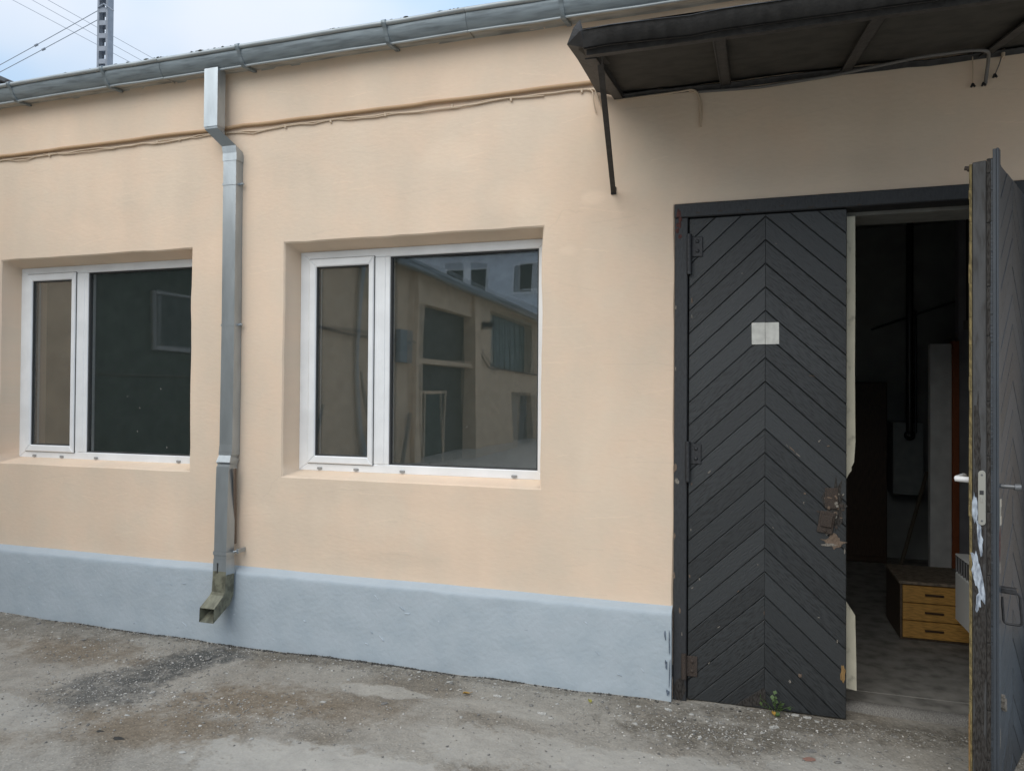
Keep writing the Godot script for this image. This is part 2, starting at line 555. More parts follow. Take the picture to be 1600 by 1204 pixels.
	# canopy
	skin(mat("canopy_panel", lin(0.050, 0.046, 0.038), 0.9), tone(115, 0.012, [[0.1, grey(0.78)], [0.5, grey(0.95)], [0.9, grey(1.1)]], 6), Vector3(0.7, 0.7, 0.7), fine, 0.06)
	skin(mat("canopy_iron", lin(0.045, 0.043, 0.042), 0.6), mottled, Vector3(0.3, 0.3, 0.3), fine, 0.1)
	skin(mat("canopy_sheet", lin(0.046, 0.043, 0.041), 0.7), mottled, Vector3(0.35, 0.35, 0.35), fine, 0.1)
	# cables
	mat("ledge_shade_brown", lin(0.46, 0.30, 0.17), 0.7)  # brown tone holds the shade below a wall ledge
	mat("cable_beige", lin(0.60, 0.47, 0.34), 0.7)
	mat("cable_grey", lin(0.16, 0.15, 0.14), 0.6)
	mat("cable_black", lin(0.03, 0.03, 0.03), 0.5)
	# interior
	skin(mat("interior_dark", lin(0.33, 0.345, 0.335), 0.9), soft, Vector3(1.2, 1.2, 1.2))
	skin(mat("interior_grey", lin(0.32, 0.32, 0.34), 0.85), soft, Vector3(0.8, 0.8, 0.8))
	skin(mat("interior_floor", lin(0.27, 0.262, 0.24), 0.8), tone(118, 0.02, [[0.1, grey(0.72)], [0.45, grey(0.9)], [0.8, grey(1.0)]], 6), Vector3(1.2, 1.2, 1.2), fine, 0.15)
	skin(mat("lintel_grey", lin(0.32, 0.32, 0.30), 0.85), soft, Vector3(0.5, 0.5, 0.5))
	skin(mat("brown_cupboard", lin(0.075, 0.045, 0.024), 0.5), streak, Vector3(0.1, 0.8, 0.1))
	skin(mat("orange_frame", lin(0.36, 0.10, 0.03), 0.5), soft, Vector3(0.2, 0.2, 0.2))
	skin(mat("pale_door", lin(0.80, 0.81, 0.79), 0.7), soft, Vector3(0.8, 0.8, 0.8))
	skin(mat("box_grey", lin(0.26, 0.29, 0.29), 0.6), soft, Vector3(0.5, 0.5, 0.5))
	skin(mat("drawer_front", lin(0.62, 0.34, 0.085), 0.5), streak, Vector3(0.6, 0.06, 0.2))
	skin(mat("drawer_carcass", lin(0.12, 0.085, 0.055), 0.6), streak, Vector3(0.3, 0.3, 0.3))
	skin(mat("drawer_top", lin(0.26, 0.21, 0.155), 0.55), mottled, Vector3(0.3, 0.3, 0.3))
	mat("drawer_handle", lin(0.05, 0.028, 0.014), 0.5)
	mat("heater_white", lin(0.72, 0.73, 0.71), 0.5)
	mat("heater_grille", lin(0.16, 0.16, 0.16), 0.5)
	mat("flue_black", lin(0.018, 0.022, 0.022), 0.22)
	skin(mat("stick_wood", lin(0.13, 0.11, 0.08), 0.8), streak, Vector3(0.05, 0.4, 0.05))
	# ground
	var gt := ground_textures()
	var g := mat("yard", Color.WHITE, 0.95)
	g.albedo_texture = gt[0]
	g.heightmap_enabled = true
	g.heightmap_texture = gt[1]
	g.heightmap_scale = 1.3
	g.uv1_scale = Vector3(1.0 / GW, -1.0 / GH, 1)
	g.uv1_offset = Vector3(-GX0 / GW, -GZ0 / GH, 0)
	skin(mat("far_ground", lin(0.54, 0.505, 0.44), 0.95), soft, Vector3(3, 3, 3), coarse, 1.0)
	var grit := mat("grit", Color.WHITE, 0.9)
	grit.vertex_color_use_as_albedo = true
	skin(mat("chip_pale", lin(0.55, 0.54, 0.50), 0.9), mottled, Vector3(0.05, 0.05, 0.05))
	skin(mat("chip_grey", lin(0.27, 0.26, 0.24), 0.9), mottled, Vector3(0.05, 0.05, 0.05))
	skin(mat("chip_dark", lin(0.05, 0.048, 0.043), 0.9), mottled, Vector3(0.05, 0.05, 0.05))
	mat("red_slip", lin(0.27, 0.15, 0.115), 0.9)
	mat("leaf_yellow", lin(0.42, 0.25, 0.05), 0.7)
	mat("leaf_olive", lin(0.28, 0.26, 0.05), 0.7)
	var wg := mat("weed_green", lin(0.07, 0.115, 0.035), 0.6)
	wg.backlight_enabled = true
	wg.backlight = lin(0.06, 0.10, 0.03)
	# distance
	skin(mat("mast_concrete", lin(0.34, 0.37, 0.42), 0.8), soft, Vector3(1, 1, 1), fine, 0.2)
	mat("wire", lin(0.24, 0.27, 0.32), 0.6)
	skin(mat("grey_render", lin(0.30, 0.33, 0.36), 0.9), soft, Vector3(2, 2, 2))
	skin(mat("wing_plaster", Color8(234, 207, 174), 0.92), soft, Vector3(2, 2, 2), coarse, 0.2)
	skin(mat("olive_gate", lin(0.075, 0.072, 0.048), 0.6), soft, Vector3(1, 1, 1))
	skin(mat("green_gate", lin(0.055, 0.075, 0.052), 0.6), mottled, Vector3(1, 1, 1))
	mat("dark_glass", lin(0.03, 0.042, 0.036), 0.45)
	mat("green_glass", lin(0.13, 0.17, 0.145), 0.4)
	skin(mat("pale_render", lin(0.78, 0.84, 0.90), 0.9), soft, Vector3(4, 4, 4))
	skin(mat("plank", lin(0.30, 0.27, 0.22), 0.85), streak, Vector3(0.1, 1.0, 0.1))

# ------------------------------------------------------------------ the wall
var nz := noise(71, 0.9, 3)
var nx := noise(72, 1.7, 3)

func bumpy(x: float, y: float) -> Vector3:
	return Vector3(x + nx.get_noise_2d(x * 1.3, y * 1.3 + 7.0) * 0.007, y + nx.get_noise_2d(x * 1.3 + 31.0, y * 1.3) * (0.006 if y > 2.0 else 0.003), nz.get_noise_2d(x, y) * 0.003 + nz.get_noise_2d(x * 5.0, y * 5.0 + 9.0) * 0.0012)

func cuts(a: float, b: float, step: float, keep: Array) -> Array:
	var k: Array = [a, b]
	for v in keep:
		if v > a and v < b:
			k.append(v)
	k.sort()
	var o: Array = [k[0]]
	for i in range(1, k.size()):
		var n: int = maxi(1, int(ceil((k[i] - k[i - 1]) / step)))
		for j in n:
			o.append(lerpf(k[i - 1], k[i], float(j + 1) / n))
	return o

func front_wall(parent: Node3D) -> void:
	var e := 0.007
	# opening at the face, opening at the frame: x0 x1 y0 y1 x0 x1 y0 y1
	var holes := [[-2.302, -0.906, 0.900, 2.116, -2.287, -0.906, 0.924, 2.089], [-4.300, -2.898, 0.906, 2.119, -4.288, -2.900, 0.930, 2.092], [-0.298, 1.098, -0.06, 2.170, -0.298, 1.098, -0.06, 2.170]]
	var kx: Array = []
	var ky: Array = []
	for h in holes:
		kx += [h[0] - e, h[1] + e]
		ky += [h[2] - e, h[3] + e]
	var xs := cuts(-6.0, 2.6, 0.07, kx)
	var ys := cuts(-0.06, 3.06, 0.07, ky)
	var st := begin()
	st.set_smooth_group(1)
	for i in xs.size() - 1:
		for j in ys.size() - 1:
			var mx: float = (xs[i] + xs[i + 1]) * 0.5
			var my: float = (ys[j] + ys[j + 1]) * 0.5
			var inside := false
			for h in holes:
				if mx > h[0] - e and mx < h[1] + e and my > h[2] - e and my < h[3] + e:
					inside = true
			if inside:
				continue
			quad(st, bumpy(xs[i], ys[j]), bumpy(xs[i + 1], ys[j]), bumpy(xs[i + 1], ys[j + 1]), bumpy(xs[i], ys[j + 1]), Vector3.BACK)
			quad(st, Vector3(xs[i], ys[j], -0.3), Vector3(xs[i + 1], ys[j], -0.3), Vector3(xs[i + 1], ys[j + 1], -0.3), Vector3(xs[i], ys[j + 1], -0.3), Vector3.FORWARD)
	for h in holes:
		var c := Vector3((h[0] + h[1]) * 0.5, (h[2] + h[3]) * 0.5, 0)
		var loop: Array = []
		for x in xs:
			if x >= h[0] - e - 0.0001 and x <= h[1] + e + 0.0001:
				loop.append(Vector2(x, h[2] - e))
		for y in ys:
			if y > h[2] - e + 0.0001 and y <= h[3] + e + 0.0001:
				loop.append(Vector2(h[1] + e, y))
		var top: Array = []
		for x in xs:
			if x >= h[0] - e - 0.0001 and x < h[1] + e - 0.0001:
				top.append(Vector2(x, h[3] + e))
		top.reverse()
		loop += top
		var side: Array = []
		for y in ys:
			if y > h[2] - e + 0.0001 and y < h[3] + e - 0.0001:
				side.append(Vector2(h[0] - e, y))
		side.reverse()
		loop += side
		var rings: Array = [[], [], [], []]
		for p in loop:
			var fx: float = clampf((p.x - h[0]) / (h[1] - h[0]), 0, 1)
			var fy: float = clampf((p.y - h[2]) / (h[3] - h[2]), 0, 1)
			var v := bumpy(p.x, p.y)
			var q := bumpy(lerpf(h[0], h[1], fx), lerpf(h[2], h[3], fy))
			var f := Vector3(lerpf(h[4], h[5], fx), lerpf(h[6], h[7], fy), -0.13)
			rings[0].append(v)
			rings[1].append(Vector3(q.x, q.y, q.z - e))
			rings[2].append(f)
			rings[3].append(Vector3(f.x, f.y, -0.3))
		for r in 3:
			for i in loop.size():
				var i2 := (i + 1) % loop.size()
				var m: Vector3 = (rings[r][i] + rings[r + 1][i2]) * 0.5
				var out := c - m
				out.z = 0.0
				if absf(out.x) / (h[1] - h[0]) > absf(out.y) / (h[3] - h[2]):
					out.y = 0
				else:
					out.x = 0
				st.set_smooth_group(2 + r)
				quad(st, rings[r][i], rings[r][i2], rings[r + 1][i2], rings[r + 1][i], out + (Vector3.BACK * out.length() if r == 0 else Vector3.ZERO))
	st.set_smooth_group(-1)
	quad(st, Vector3(-6, 3.06, 0), Vector3(2.6, 3.06, 0), Vector3(2.6, 3.06, -0.3), Vector3(-6, 3.06, -0.3), Vector3.UP)
	quad(st, Vector3(2.6, -0.06, 0), Vector3(2.6, 3.06, 0), Vector3(2.6, 3.06, -0.3), Vector3(2.6, -0.06, -0.3), Vector3.RIGHT)
	obj("front_wall", st, M.peach_plaster, parent)

func plinth_jig(v: Vector3) -> Vector3:
	if v.z < 0.005:
		return v
	return v + Vector3(0, nx.get_noise_2d(v.x * 3.0, v.y * 3.0) * 0.006, nz.get_noise_2d(v.x * 2.4, v.y * 5.0) * 0.004 + nz.get_noise_2d(v.x * 9.0, v.y * 11.0) * 0.0022)

func plinth_scars(parent: Node3D) -> void:
	var t := Transform3D(Basis.IDENTITY, Vector3(0, 0, 0.040))
	var scars := [[-0.3115, 0.27, 0.0022, 0.050, 0.02], [-0.3105, 0.13, 0.0018, 0.055, -0.02], [-0.325, 0.17, 0.004, 0.020, 0.1], [-0.33, 0.295, 0.003, 0.018, 0.1], [-0.318, 0.05, 0.006, 0.012, 0.0]]
	var rp := RandomNumberGenerator.new()
	rp.seed = 19
	for i in 30:
		var px := rp.randf_range(-4.2, -0.4)
		patch("brush_mark", parent, M.plinth_mark if i % 2 else M.plinth_light, blob(px, rp.randf_range(0.04, 0.34), rp.randf_range(0.004, 0.014), rp.randf_range(0.0010, 0.0030), 740 + i, 10, 0.55, rp.randf_range(-0.9, 0.3)), 0.0, 0.0052, t)
	for i in scars.size():
		var s = scars[i]
		patch("paint_scar", parent, M.plinth_scar, blob(s[0], s[1], s[2], s[3], 700 + i, 12, 0.45, s[4]), 0.0, 0.0085, t)

func plinth(parent: Node3D) -> void:
	var st := begin()
	var prof := [Vector2(-0.002, 0.416), Vector2(0.002, 0.412), Vector2(0.020, 0.402), Vector2(0.034, 0.395), Vector2(0.0375, 0.392), Vector2(0.041, 0.386), Vector2(0.0425, 0.378), Vector2(0.043, 0.365), Vector2(0.043, 0.32), Vector2(0.044, 0.27), Vector2(0.044, 0.21), Vector2(0.043, 0.15), Vector2(0.043, 0.09), Vector2(0.044, 0.05), Vector2(0.044, 0.0), Vector2(0.044, -0.05), Vector2(-0.002, -0.05)]
	prof.reverse()
	sweep_x(st, prof, -6.0, -0.303, 0.05, plinth_jig)
	sweep_x(st, prof, 1.104, 2.6, 0.05, plinth_jig)
	var pn := obj("plinth", st, M.plinth_paint, parent)
	plinth_scars(pn)

# ------------------------------------------------------------------ windows
func rect_frame(st: SurfaceTool, x0: float, x1: float, y0: float, y1: float, l: float, r: float, b: float, t: float, z0: float, z1: float, bev: float) -> void:
	# mitred members, each a prism whose inner edge is chamfered
	var o := [Vector2(x0, y0), Vector2(x1, y0), Vector2(x1, y1), Vector2(x0, y1)]
	var i := [Vector2(x0 + l, y0 + b), Vector2(x1 - r, y0 + b), Vector2(x1 - r, y1 - t), Vector2(x0 + l, y1 - t)]
	for k in 4:
		var k2 := (k + 1) % 4
		var p := PackedVector2Array([o[k], o[k2], i[k2], i[k]])
		slab(st, p, z0, z1, bev)

func pane_mesh(w: float, h: float, sd: int) -> ArrayMesh:
	var st := begin()
	var n := 10
	var wob := noise(sd, 1.1, 2)
	st.set_smooth_group(1)
	var offs := [0.0, -0.003, -0.0045, -0.0075, -0.018, -0.021, -0.0225, -0.0255]
	for k in 8:
		st.set_smooth_group(k + 1)
		var s: float = 1.0 if k < 4 else -1.0
		for i in n:
			for j in n:
				var q: Array[Vector3] = []
				for c in [[0, 0], [1, 0], [1, 1], [0, 1]]:
					var u: float = float(i + c[0]) / n
					var v: float = float(j + c[1]) / n
					var b: float = s * 0.0011 * (1.0 - pow(2 * u - 1, 2)) * (1.0 - pow(2 * v - 1, 2)) + wob.get_noise_2d(u * w, v * h + k / 4 * 5.0) * 0.0007
					q.append(Vector3(u * w, v * h, offs[k] + b))
				quad(st, q[0], q[1], q[2], q[3], Vector3.BACK if k % 2 == 0 else Vector3.FORWARD)
	st.generate_normals()
	return st.commit()

func window(parent: Node3D, at: Vector3, sd: int, label: String) -> void:
	var w := node("window", parent, at)
	w.set_meta("label", label)
	# local: x 0..1.385, y 0..1.168 ; z 0 is the face of the frame
	var st := begin()
	rect_frame(st, 0.0, 1.385, 0.0, 1.168, 0.066, 0.054, 0.046, 0.046, -0.06, 0.0, 0.004)
	obj("frame", st, M.white_plastic, w)
	st = begin()
	box(st, Vector3(0.440, 0.0465, -0.06), Vector3(0.534, 1.1215, -0.001), 0.003)
	box(st, Vector3(0.468, 0.047, -0.06), Vector3(0.508, 1.121, 0.0015), 0.002)
	obj("mullion", st, M.white_plastic, w)
	st = begin()
	rect_frame(st, 0.060, 0.445, 0.041, 1.127, 0.042, 0.030, 0.040, 0.042, -0.05, 0.012, 0.005)
	obj("sash", st, M.white_plastic, w)
	st = begin()
	rect_frame(st, 0.057, 0.448, 0.038, 1.130, 0.006, 0.006, 0.006, 0.006, -0.02, 0.0025, 0.0005)
	rect_frame(st, 0.100, 0.417, 0.079, 1.087, 0.008, 0.008, 0.008, 0.008, -0.030, 0.002, 0.0015)
	rect_frame(st, 0.532, 1.333, 0.044, 1.124, 0.011, 0.009, 0.009, 0.010, -0.030, -0.008, 0.002)
	obj("gasket", st, M.gasket, w)
	part("pane", pane_mesh(0.313, 1.004, sd), M.glass, w, Vector3(0.102, 0.081, -0.004))
	part("pane", pane_mesh(0.797, 1.076, sd + 1), M.glass, w, Vector3(0.534, 0.046, -0.018))
	for x in [0.130, 0.348, 0.614, 1.215]:
		st = begin()
		box(st, Vector3(x - 0.015, 0.009, -0.002), Vector3(x + 0.015, 0.021, 0.006), 0.003)
		box(st, Vector3(x - 0.010, 0.0085, 0.004), Vector3(x + 0.010, 0.0115, 0.008), 0.001)
		obj("drain_cap", st, M.cap_grey, w)
	# mortar splashes left on the glass
	var r := RandomNumberGenerator.new()
	r.seed = sd
	for i in 5:
		st = begin()
		var x := r.randf_range(0.56, 1.3)
		var y: float = 0.06 + pow(r.randf(), 2.0) * 0.8
		slab(st, blob(x, y, r.randf_range(0.0016, 0.0035), r.randf_range(0.002, 0.007), sd * 31 + i, 7, 0.4), -0.016, -0.0145, 0.0004)
		obj("splash", st, M.chip_grey, w)

# ------------------------------------------------------------------ the door
const PITCH := 0.1005
const SLOPE := 0.93

func door_leaf(called: String, parent: Node3D, at: Vector3, turn: float, x0: float, y0: float, y1: float, label: String, sd: int) -> Node3D:
	var leaf := node(called, parent, at)
	leaf.rotation.y = turn
	leaf.set_meta("label", label)
	var x1 := x0 + 0.634
	var mid := (x0 + x1) * 0.5
	var st := begin()
	box(st, Vector3(x0, y0, -0.022), Vector3(x1, y1, -0.013), 0.001)
	obj("backing", st, M.dark_gap, leaf)
	st = begin()
	for x in [[x0, x0 + 0.09], [x1 - 0.09, x1]]:
		box(st, Vector3(x[0], y0, -0.064), Vector3(x[1], y1 - 0.004, -0.0235), 0.003)
	for y in [[y0, y0 + 0.12], [1.0, 1.12], [y1 - 0.12, y1 - 0.004]]:
		box(st, Vector3(x0 + 0.0905, y[0], -0.062), Vector3(x1 - 0.0905, y[1], -0.0235), 0.003)
	obj("stile_frame", st, M.grey_edge, leaf)
	var r := RandomNumberGenerator.new()
	r.seed = sd
	var g := 0.0009
	for side in [-1.0, 1.0]:
		var a: float = x0 if side < 0 else mid - 0.0014
		var b: float = mid + 0.0014 if side < 0 else x1
		var clip := PackedVector2Array([Vector2(a, y0), Vector2(b, y0), Vector2(b, y1), Vector2(a, y1)])
		for k in range(-4, 23):
			var top: float = y1 - 0.010 - PITCH * k - g
			var low := top - PITCH + 2 * g
			var dx := 0.32
			var far: float = mid + side * dx
			var strip := PackedVector2Array([Vector2(mid - side * 0.0014, low + SLOPE * 0.0014), Vector2(mid - side * 0.0014, top + SLOPE * 0.0014), Vector2(far, top - SLOPE * dx), Vector2(far, low - SLOPE * dx)])
			for poly in Geometry2D.intersect_polygons(strip, clip):
				var area := 0.0
				for i in poly.size():
					area += poly[i].cross(poly[(i + 1) % poly.size()])
				if absf(area) < 0.0008:
					continue
				st = begin()
				var lift := r.randf_range(-0.0012, 0.0012)
				slab(st, poly, -0.0129, lift, 0.0028)
				obj("board", board_uv(st, side, r.randf()), M[("black_board_%d" if sd == 5 else "skylit_board_%d") % r.randi_range(0, 3)], leaf)
	return leaf

func board_uv(st: SurfaceTool, side: float, shift: float) -> SurfaceTool:
	var a := st.commit_to_arrays()
	var v: PackedVector3Array = a[Mesh.ARRAY_VERTEX]
	var d := Vector2(1.0, -SLOPE * side).normalized()
	var s2 := SurfaceTool.new()
	s2.begin(Mesh.PRIMITIVE_TRIANGLES)
	s2.set_smooth_group(-1)
	for i in v.size():
		var q := Vector2(v[i].x, v[i].y)
		s2.set_uv(Vector2(q.dot(d) + shift * 3.0, q.dot(Vector2(-d.y, d.x))))
		s2.add_vertex(v[i])
	return s2

func hinge(leaf: Node3D, x: float, y: float, barrel: float, m: Material) -> void:
	var st := begin()
	var pts := [Vector3(x - 0.006, y - barrel, 0.014), Vector3(x - 0.006, y - barrel * 0.4, 0.015), Vector3(x - 0.006, y + 0.01, 0.014)]
	tube(st, pts, 0.0115, 10)
	box(st, Vector3(x - 0.012, y - barrel * 0.44, 0.004), Vector3(x, y - barrel * 0.42, 0.025), 0.001)
	box(st, Vector3(x - 0.006, y - 0.088, 0.002), Vector3(x + 0.050, y, 0.007), 0.002)
	for k in [-0.022, -0.064]:
		ball(st, Vector3(x + 0.028, y + k, 0.007), 0.0085, Vector3(1, 1, 0.7), 5)
	box(st, Vector3(x - 0.058, y - barrel + 0.002, 0.0), Vector3(x - 0.008, y - barrel + 0.052, 0.0045), 0.002)
	obj("hinge", st, m, leaf)

func patch(called: String, parent: Node3D, m: Material, poly: PackedVector2Array, z0: float, z1: float, t := Transform3D.IDENTITY) -> MeshInstance3D:
	var st := begin()
	slab(st, poly, z0, z1, minf(0.0008, (z1 - z0) * 0.5), t)
	return obj(called, st, m, parent)

func double_door(building: Node3D) -> void:
	var fr := node("door_frame", building)
	var st := begin()
	box(st, Vector3(-0.299, 0.0, -0.10), Vector3(-0.242, 2.1125, 0.012), 0.004)
	obj("jamb", st, M.black_frame, fr)
	st = begin()
	box(st, Vector3(1.037, 0.0, -0.10), Vector3(1.097, 2.1125, 0.012), 0.004)
	obj("jamb", st, M.black_frame, fr)
	st = begin()
	box(st, Vector3(-0.301, 2.1135, -0.10), Vector3(1.099, 2.1735, 0.014), 0.004)
	obj("head", st, M.black_frame, fr)
	st = begin()
	box(st, Vector3(-0.298, 2.100, -0.305), Vector3(1.098, 2.172, -0.1005), 0.004)
	obj("lintel", st, M.lintel_grey, fr)
	var reds := [[-0.283, 2.135, 0.010, 0.018], [-0.276, 2.105, 0.008, 0.012], [-0.282, 2.080, 0.012, 0.014], [-0.288, 2.058, 0.008, 0.010], [-0.275, 2.03, 0.009, 0.008]]
	for i in reds.size():
		var s = reds[i]
		patch("primer_spot", fr, M.red_primer, blob(s[0], s[1], s[2], s[3], 300 + i, 11, 0.4), 0.010, 0.0132 if i > 1 else 0.0148)
	var bare := [[-0.292, 1.02, 0.007, 0.020], [-0.285, 0.96, 0.010, 0.012], [-0.295, 0.55, 0.004, 0.012], [-0.293, 1.72, 0.004, 0.010], [-0.294, 0.72, 0.004, 0.014], [-0.293, 1.45, 0.003, 0.010], [-0.27, 0.40, 0.004, 0.012], [-0.262, 0.3, 0.003, 0.008]]
	for i in bare.size():
		var s = bare[i]
		patch("chipped_spot", fr, M.chipped_pale if i % 2 else M.bare_wood, blob(s[0], s[1], s[2], s[3], 340 + i, 9, 0.45), 0.010, 0.0129)
	for i in 7:
		patch("chipped_spot", fr, M.rusty_iron, blob(-0.2 + 0.11 * i + 0.02 * sin(i * 5.0), 2.130 + 0.014 * sin(i * 3.0), 0.010, 0.003, 360 + i, 9, 0.5), 0.012, 0.0146)
	patch("bare_foot", fr, M.worn_edge, blob(-0.270, 0.06, 0.024, 0.055, 371, 14, 0.25), 0.010, 0.0131)

	# left leaf, closed
	var lf := door_leaf("door_leaf", building, Vector3(-0.238, 0, 0), 0.0, 0.0, 0.016, 2.109, "closed black door leaf of chevron boards with a blank white card", 5)
	hinge(lf, 0.008, 2.028, 0.165, M.black_iron)
	hinge(lf, 0.005, 1.125, 0.165, M.black_iron)
	hinge(lf, -0.008, 0.205, 0.10, M.rusty_iron)
	# lining board behind, broken out at the lock
	var up := PackedVector2Array([Vector2(0.55, 2.092), Vector2(0.674, 2.092), Vector2(0.675, 1.75), Vector2(0.6735, 1.45), Vector2(0.676, 1.145), Vector2(0.671, 1.06), Vector2(0.661, 1.040), Vector2(0.662, 1.026), Vector2(0.652, 1.012), Vector2(0.641, 0.99), Vector2(0.632, 0.955), Vector2(0.55, 0.95)])
	var lo := PackedVector2Array([Vector2(0.55, 0.50), Vector2(0.634, 0.492), Vector2(0.652, 0.462), Vector2(0.676, 0.424), Vector2(0.680, 0.25), Vector2(0.682, 0.112), Vector2(0.60, 0.125), Vector2(0.55, 0.12)])
	for p in [up, lo]:
		st = begin()
		slab(st, p, -0.075, -0.0655, 0.001)
		obj("lining_board", st, M.lining_board, lf)
	# old lock ironwork
	patch("bare_patch", lf, M.worn_edge, blob(0.588, 0.885, 0.038, 0.095, 401, 26, 0.55), -0.004, 0.0020)
	st = begin()
	var tilt := Transform3D(Basis(Vector3.BACK, -0.16), Vector3(0.557, 0.815, 0.0))
	box(st, Vector3(-0.030, -0.045, 0.001), Vector3(0.030, 0.045, 0.012), 0.003, tilt)
	box(st, Vector3(-0.022, -0.018, 0.012), Vector3(0.022, 0.030, 0.020), 0.004, tilt)
	for k in [[-0.018, 0.033], [0.018, 0.033], [0.0, -0.034]]:
		box(st, Vector3(k[0] - 0.005, k[1] - 0.005, 0.011), Vector3(k[0] + 0.005, k[1] + 0.005, 0.017), 0.002, tilt)
	obj("hasp_plate", st, M.rusty_iron, lf)
	st = begin()
	box(st, Vector3(0.552, 0.872, 0.001), Vector3(0.602, 0.958, 0.007), 0.002)
	obj("hasp_strap", st, M.rusty_iron, lf)
	var rw := RandomNumberGenerator.new()
	rw.seed = 402
	for k in 26:
		var px := 0.585 + rw.randfn() * 0.022
		var py := 0.885 + rw.randfn() * 0.048
		if px > 0.628:
			continue
		var on_plate: bool = absf(px - 0.577) < 0.024 and absf(py - 0.915) < 0.042
		patch("chipped_spot", lf, [M.chipped_pale, M.bare_wood, M.rusty_iron][k % 3], blob(px, py, rw.randf_range(0.003, 0.008), rw.randf_range(0.003, 0.010), 900 + k, 10, 0.55, rw.randf() * 3.0), -0.002, 0.0082 if on_plate else 0.0028)
	patch("bare_patch", lf, M.bare_wood, blob(0.580, 0.737, 0.042, 0.026, 404, 26, 0.5), -0.004, 0.0030)
	patch("chipped_spot", lf, M.chipped_pale, blob(0.572, 0.722, 0.028, 0.006, 405, 18, 0.6), -0.003, 0.0036)
	# scrapes and chips in the paint, along and across the boards
	var chips := [[0.425, 1.112, 0.028, 0.0035, -0.78], [0.447, 1.090, 0.013, 0.003, -0.78], [0.405, 1.128, 0.010, 0.002, -0.78], [0.475, 0.93, 0.006, 0.004, 0.0], [0.470, 0.89, 0.004, 0.006, 0.0], [0.090, 1.005, 0.010, 0.0035, 0.7], [0.46, 0.172, 0.009, 0.010, 0.4], [0.418, 0.143, 0.006, 0.008, 0.0], [0.53, 1.15, 0.005, 0.008, -0.7], [0.565, 1.13, 0.006, 0.003, 0.2], [0.222, 1.86, 0.004, 0.003, 0.4], [0.36, 1.98, 0.004, 0.002, 0.0], [0.012, 1.75, 0.004, 0.022, 0.0], [0.013, 1.68, 0.003, 0.014, 0.1], [0.02, 0.50, 0.010, 0.003, 0.75], [0.008, 0.55, 0.004, 0.008, 0.0], [0.05, 0.54, 0.003, 0.008, 0.3], [0.012, 0.75, 0.003, 0.008, 0.0], [0.015, 0.95, 0.004, 0.007, 0.0], [0.53, 0.42, 0.006, 0.003, 0.3], [0.13, 0.34, 0.008, 0.003, 0.7], [0.315, 0.42, 0.002, 0.010, 0.0], [0.6, 0.33, 0.003, 0.008, 0.0], [0.628, 0.7, 0.003, 0.012, 0.0], [0.50, 1.42, 0.016, 0.0015, -0.2], [0.29, 0.62, 0.003, 0.004, 0.0], [0.35, 0.78, 0.006, 0.002, -0.75], [0.21, 0.50, 0.007, 0.002, 0.72], [0.09, 0.18, 0.008, 0.003, 0.7]]
	for i in chips.size():
		var s = chips[i]
		patch("chipped_spot", lf, M.chipped_pale if i % 3 else M.bare_wood, blob(s[0], s[1], s[2] * 0.8, s[3] * 0.8, 420 + i, 10, 0.5, s[4]), -0.004, 0.0022)
	patch("bare_patch", lf, M.orange_wood, blob(0.622, 0.195, 0.010, 0.040, 461, 14, 0.4), -0.004, 0.0024)
	patch("bare_patch", lf, M.worn_edge, PackedVector2Array([Vector2(0.20, 0.018), Vector2(0.315, 0.105), Vector2(0.322, 0.09), Vector2(0.325, 0.030), Vector2(0.26, 0.020)]), -0.004, 0.0030)

	# right leaf, swung out
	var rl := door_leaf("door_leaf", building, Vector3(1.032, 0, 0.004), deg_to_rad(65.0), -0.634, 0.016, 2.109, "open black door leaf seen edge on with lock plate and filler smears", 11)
	st = begin()
	box(st, Vector3(-0.637, 0.012, 0.0035), Vector3(-0.604, 2.138, 0.0105), 0.0015)
	box(st, Vector3(-0.6375, 0.012, -0.006), Vector3(-0.632, 2.136, 0.0034), 0.001)
	obj("cover_strip", st, M.cover_strip, rl)
	st = begin()
	var rr := RandomNumberGenerator.new()
	rr.seed = 77
	var y := 0.02
	while y < 2.10:
		var dy := rr.randf_range(0.05, 0.22)
		box(st, Vector3(-0.6345 - rr.randf_range(0.0, 0.0025), y, -0.0232), Vector3(-0.615, minf(y + dy - 0.003, 2.108), -0.0105 - rr.randf_range(0.0, 0.002)), 0.0015)
		y += dy
	obj("edge_strip", st, M.worn_edge, rl)
	st = begin()
	y = 0.014
	while y < 2.10:
		var dy := rr.randf_range(0.03, 0.12)
		box(st, Vector3(-0.6345 - rr.randf_range(0.0, 0.002), y, -0.0715 - rr.randf_range(0.0, 0.0025)), Vector3(-0.02, minf(y + dy - 0.0004, 2.1), -0.0645), 0.0012)
		y += dy
	obj("lining_board", st, M.ochre_edge, rl)
	st = begin()
	box(st, Vector3(-0.6375, 0.08, -0.0745), Vector3(-0.628, 0.305, -0.0695), 0.002)
	obj("lining_edge", st, M.orange_wood, rl)
	# on the edge: local axes u = into the leaf thickness (-z), v = up, out = -x
	var et := Transform3D(Basis(Vector3(0, 0, 1), Vector3(0, 1, 0), Vector3(-1, 0, 0)), Vector3(-0.634, 0, 0))
	var plate := PackedVector2Array()
	for k in 9:
		plate.append(Vector2(-0.0365 + 0.0105 * cos(PI * k / 8.0), 1.088 + 0.0105 * sin(PI * k / 8.0)))
	for k in 9:
		plate.append(Vector2(-0.0365 - 0.0105 * cos(PI * k / 8.0), 0.932 - 0.0105 * sin(PI * k / 8.0)))
	patch("lock_plate", rl, M.steel, plate, -0.001, 0.0035, et)
	patch("latch_slot", rl, M.gasket, PackedVector2Array([Vector2(-0.043, 1.020), Vector2(-0.031, 1.020), Vector2(-0.031, 1.034), Vector2(-0.043, 1.034)]), 0.003, 0.0042, et)
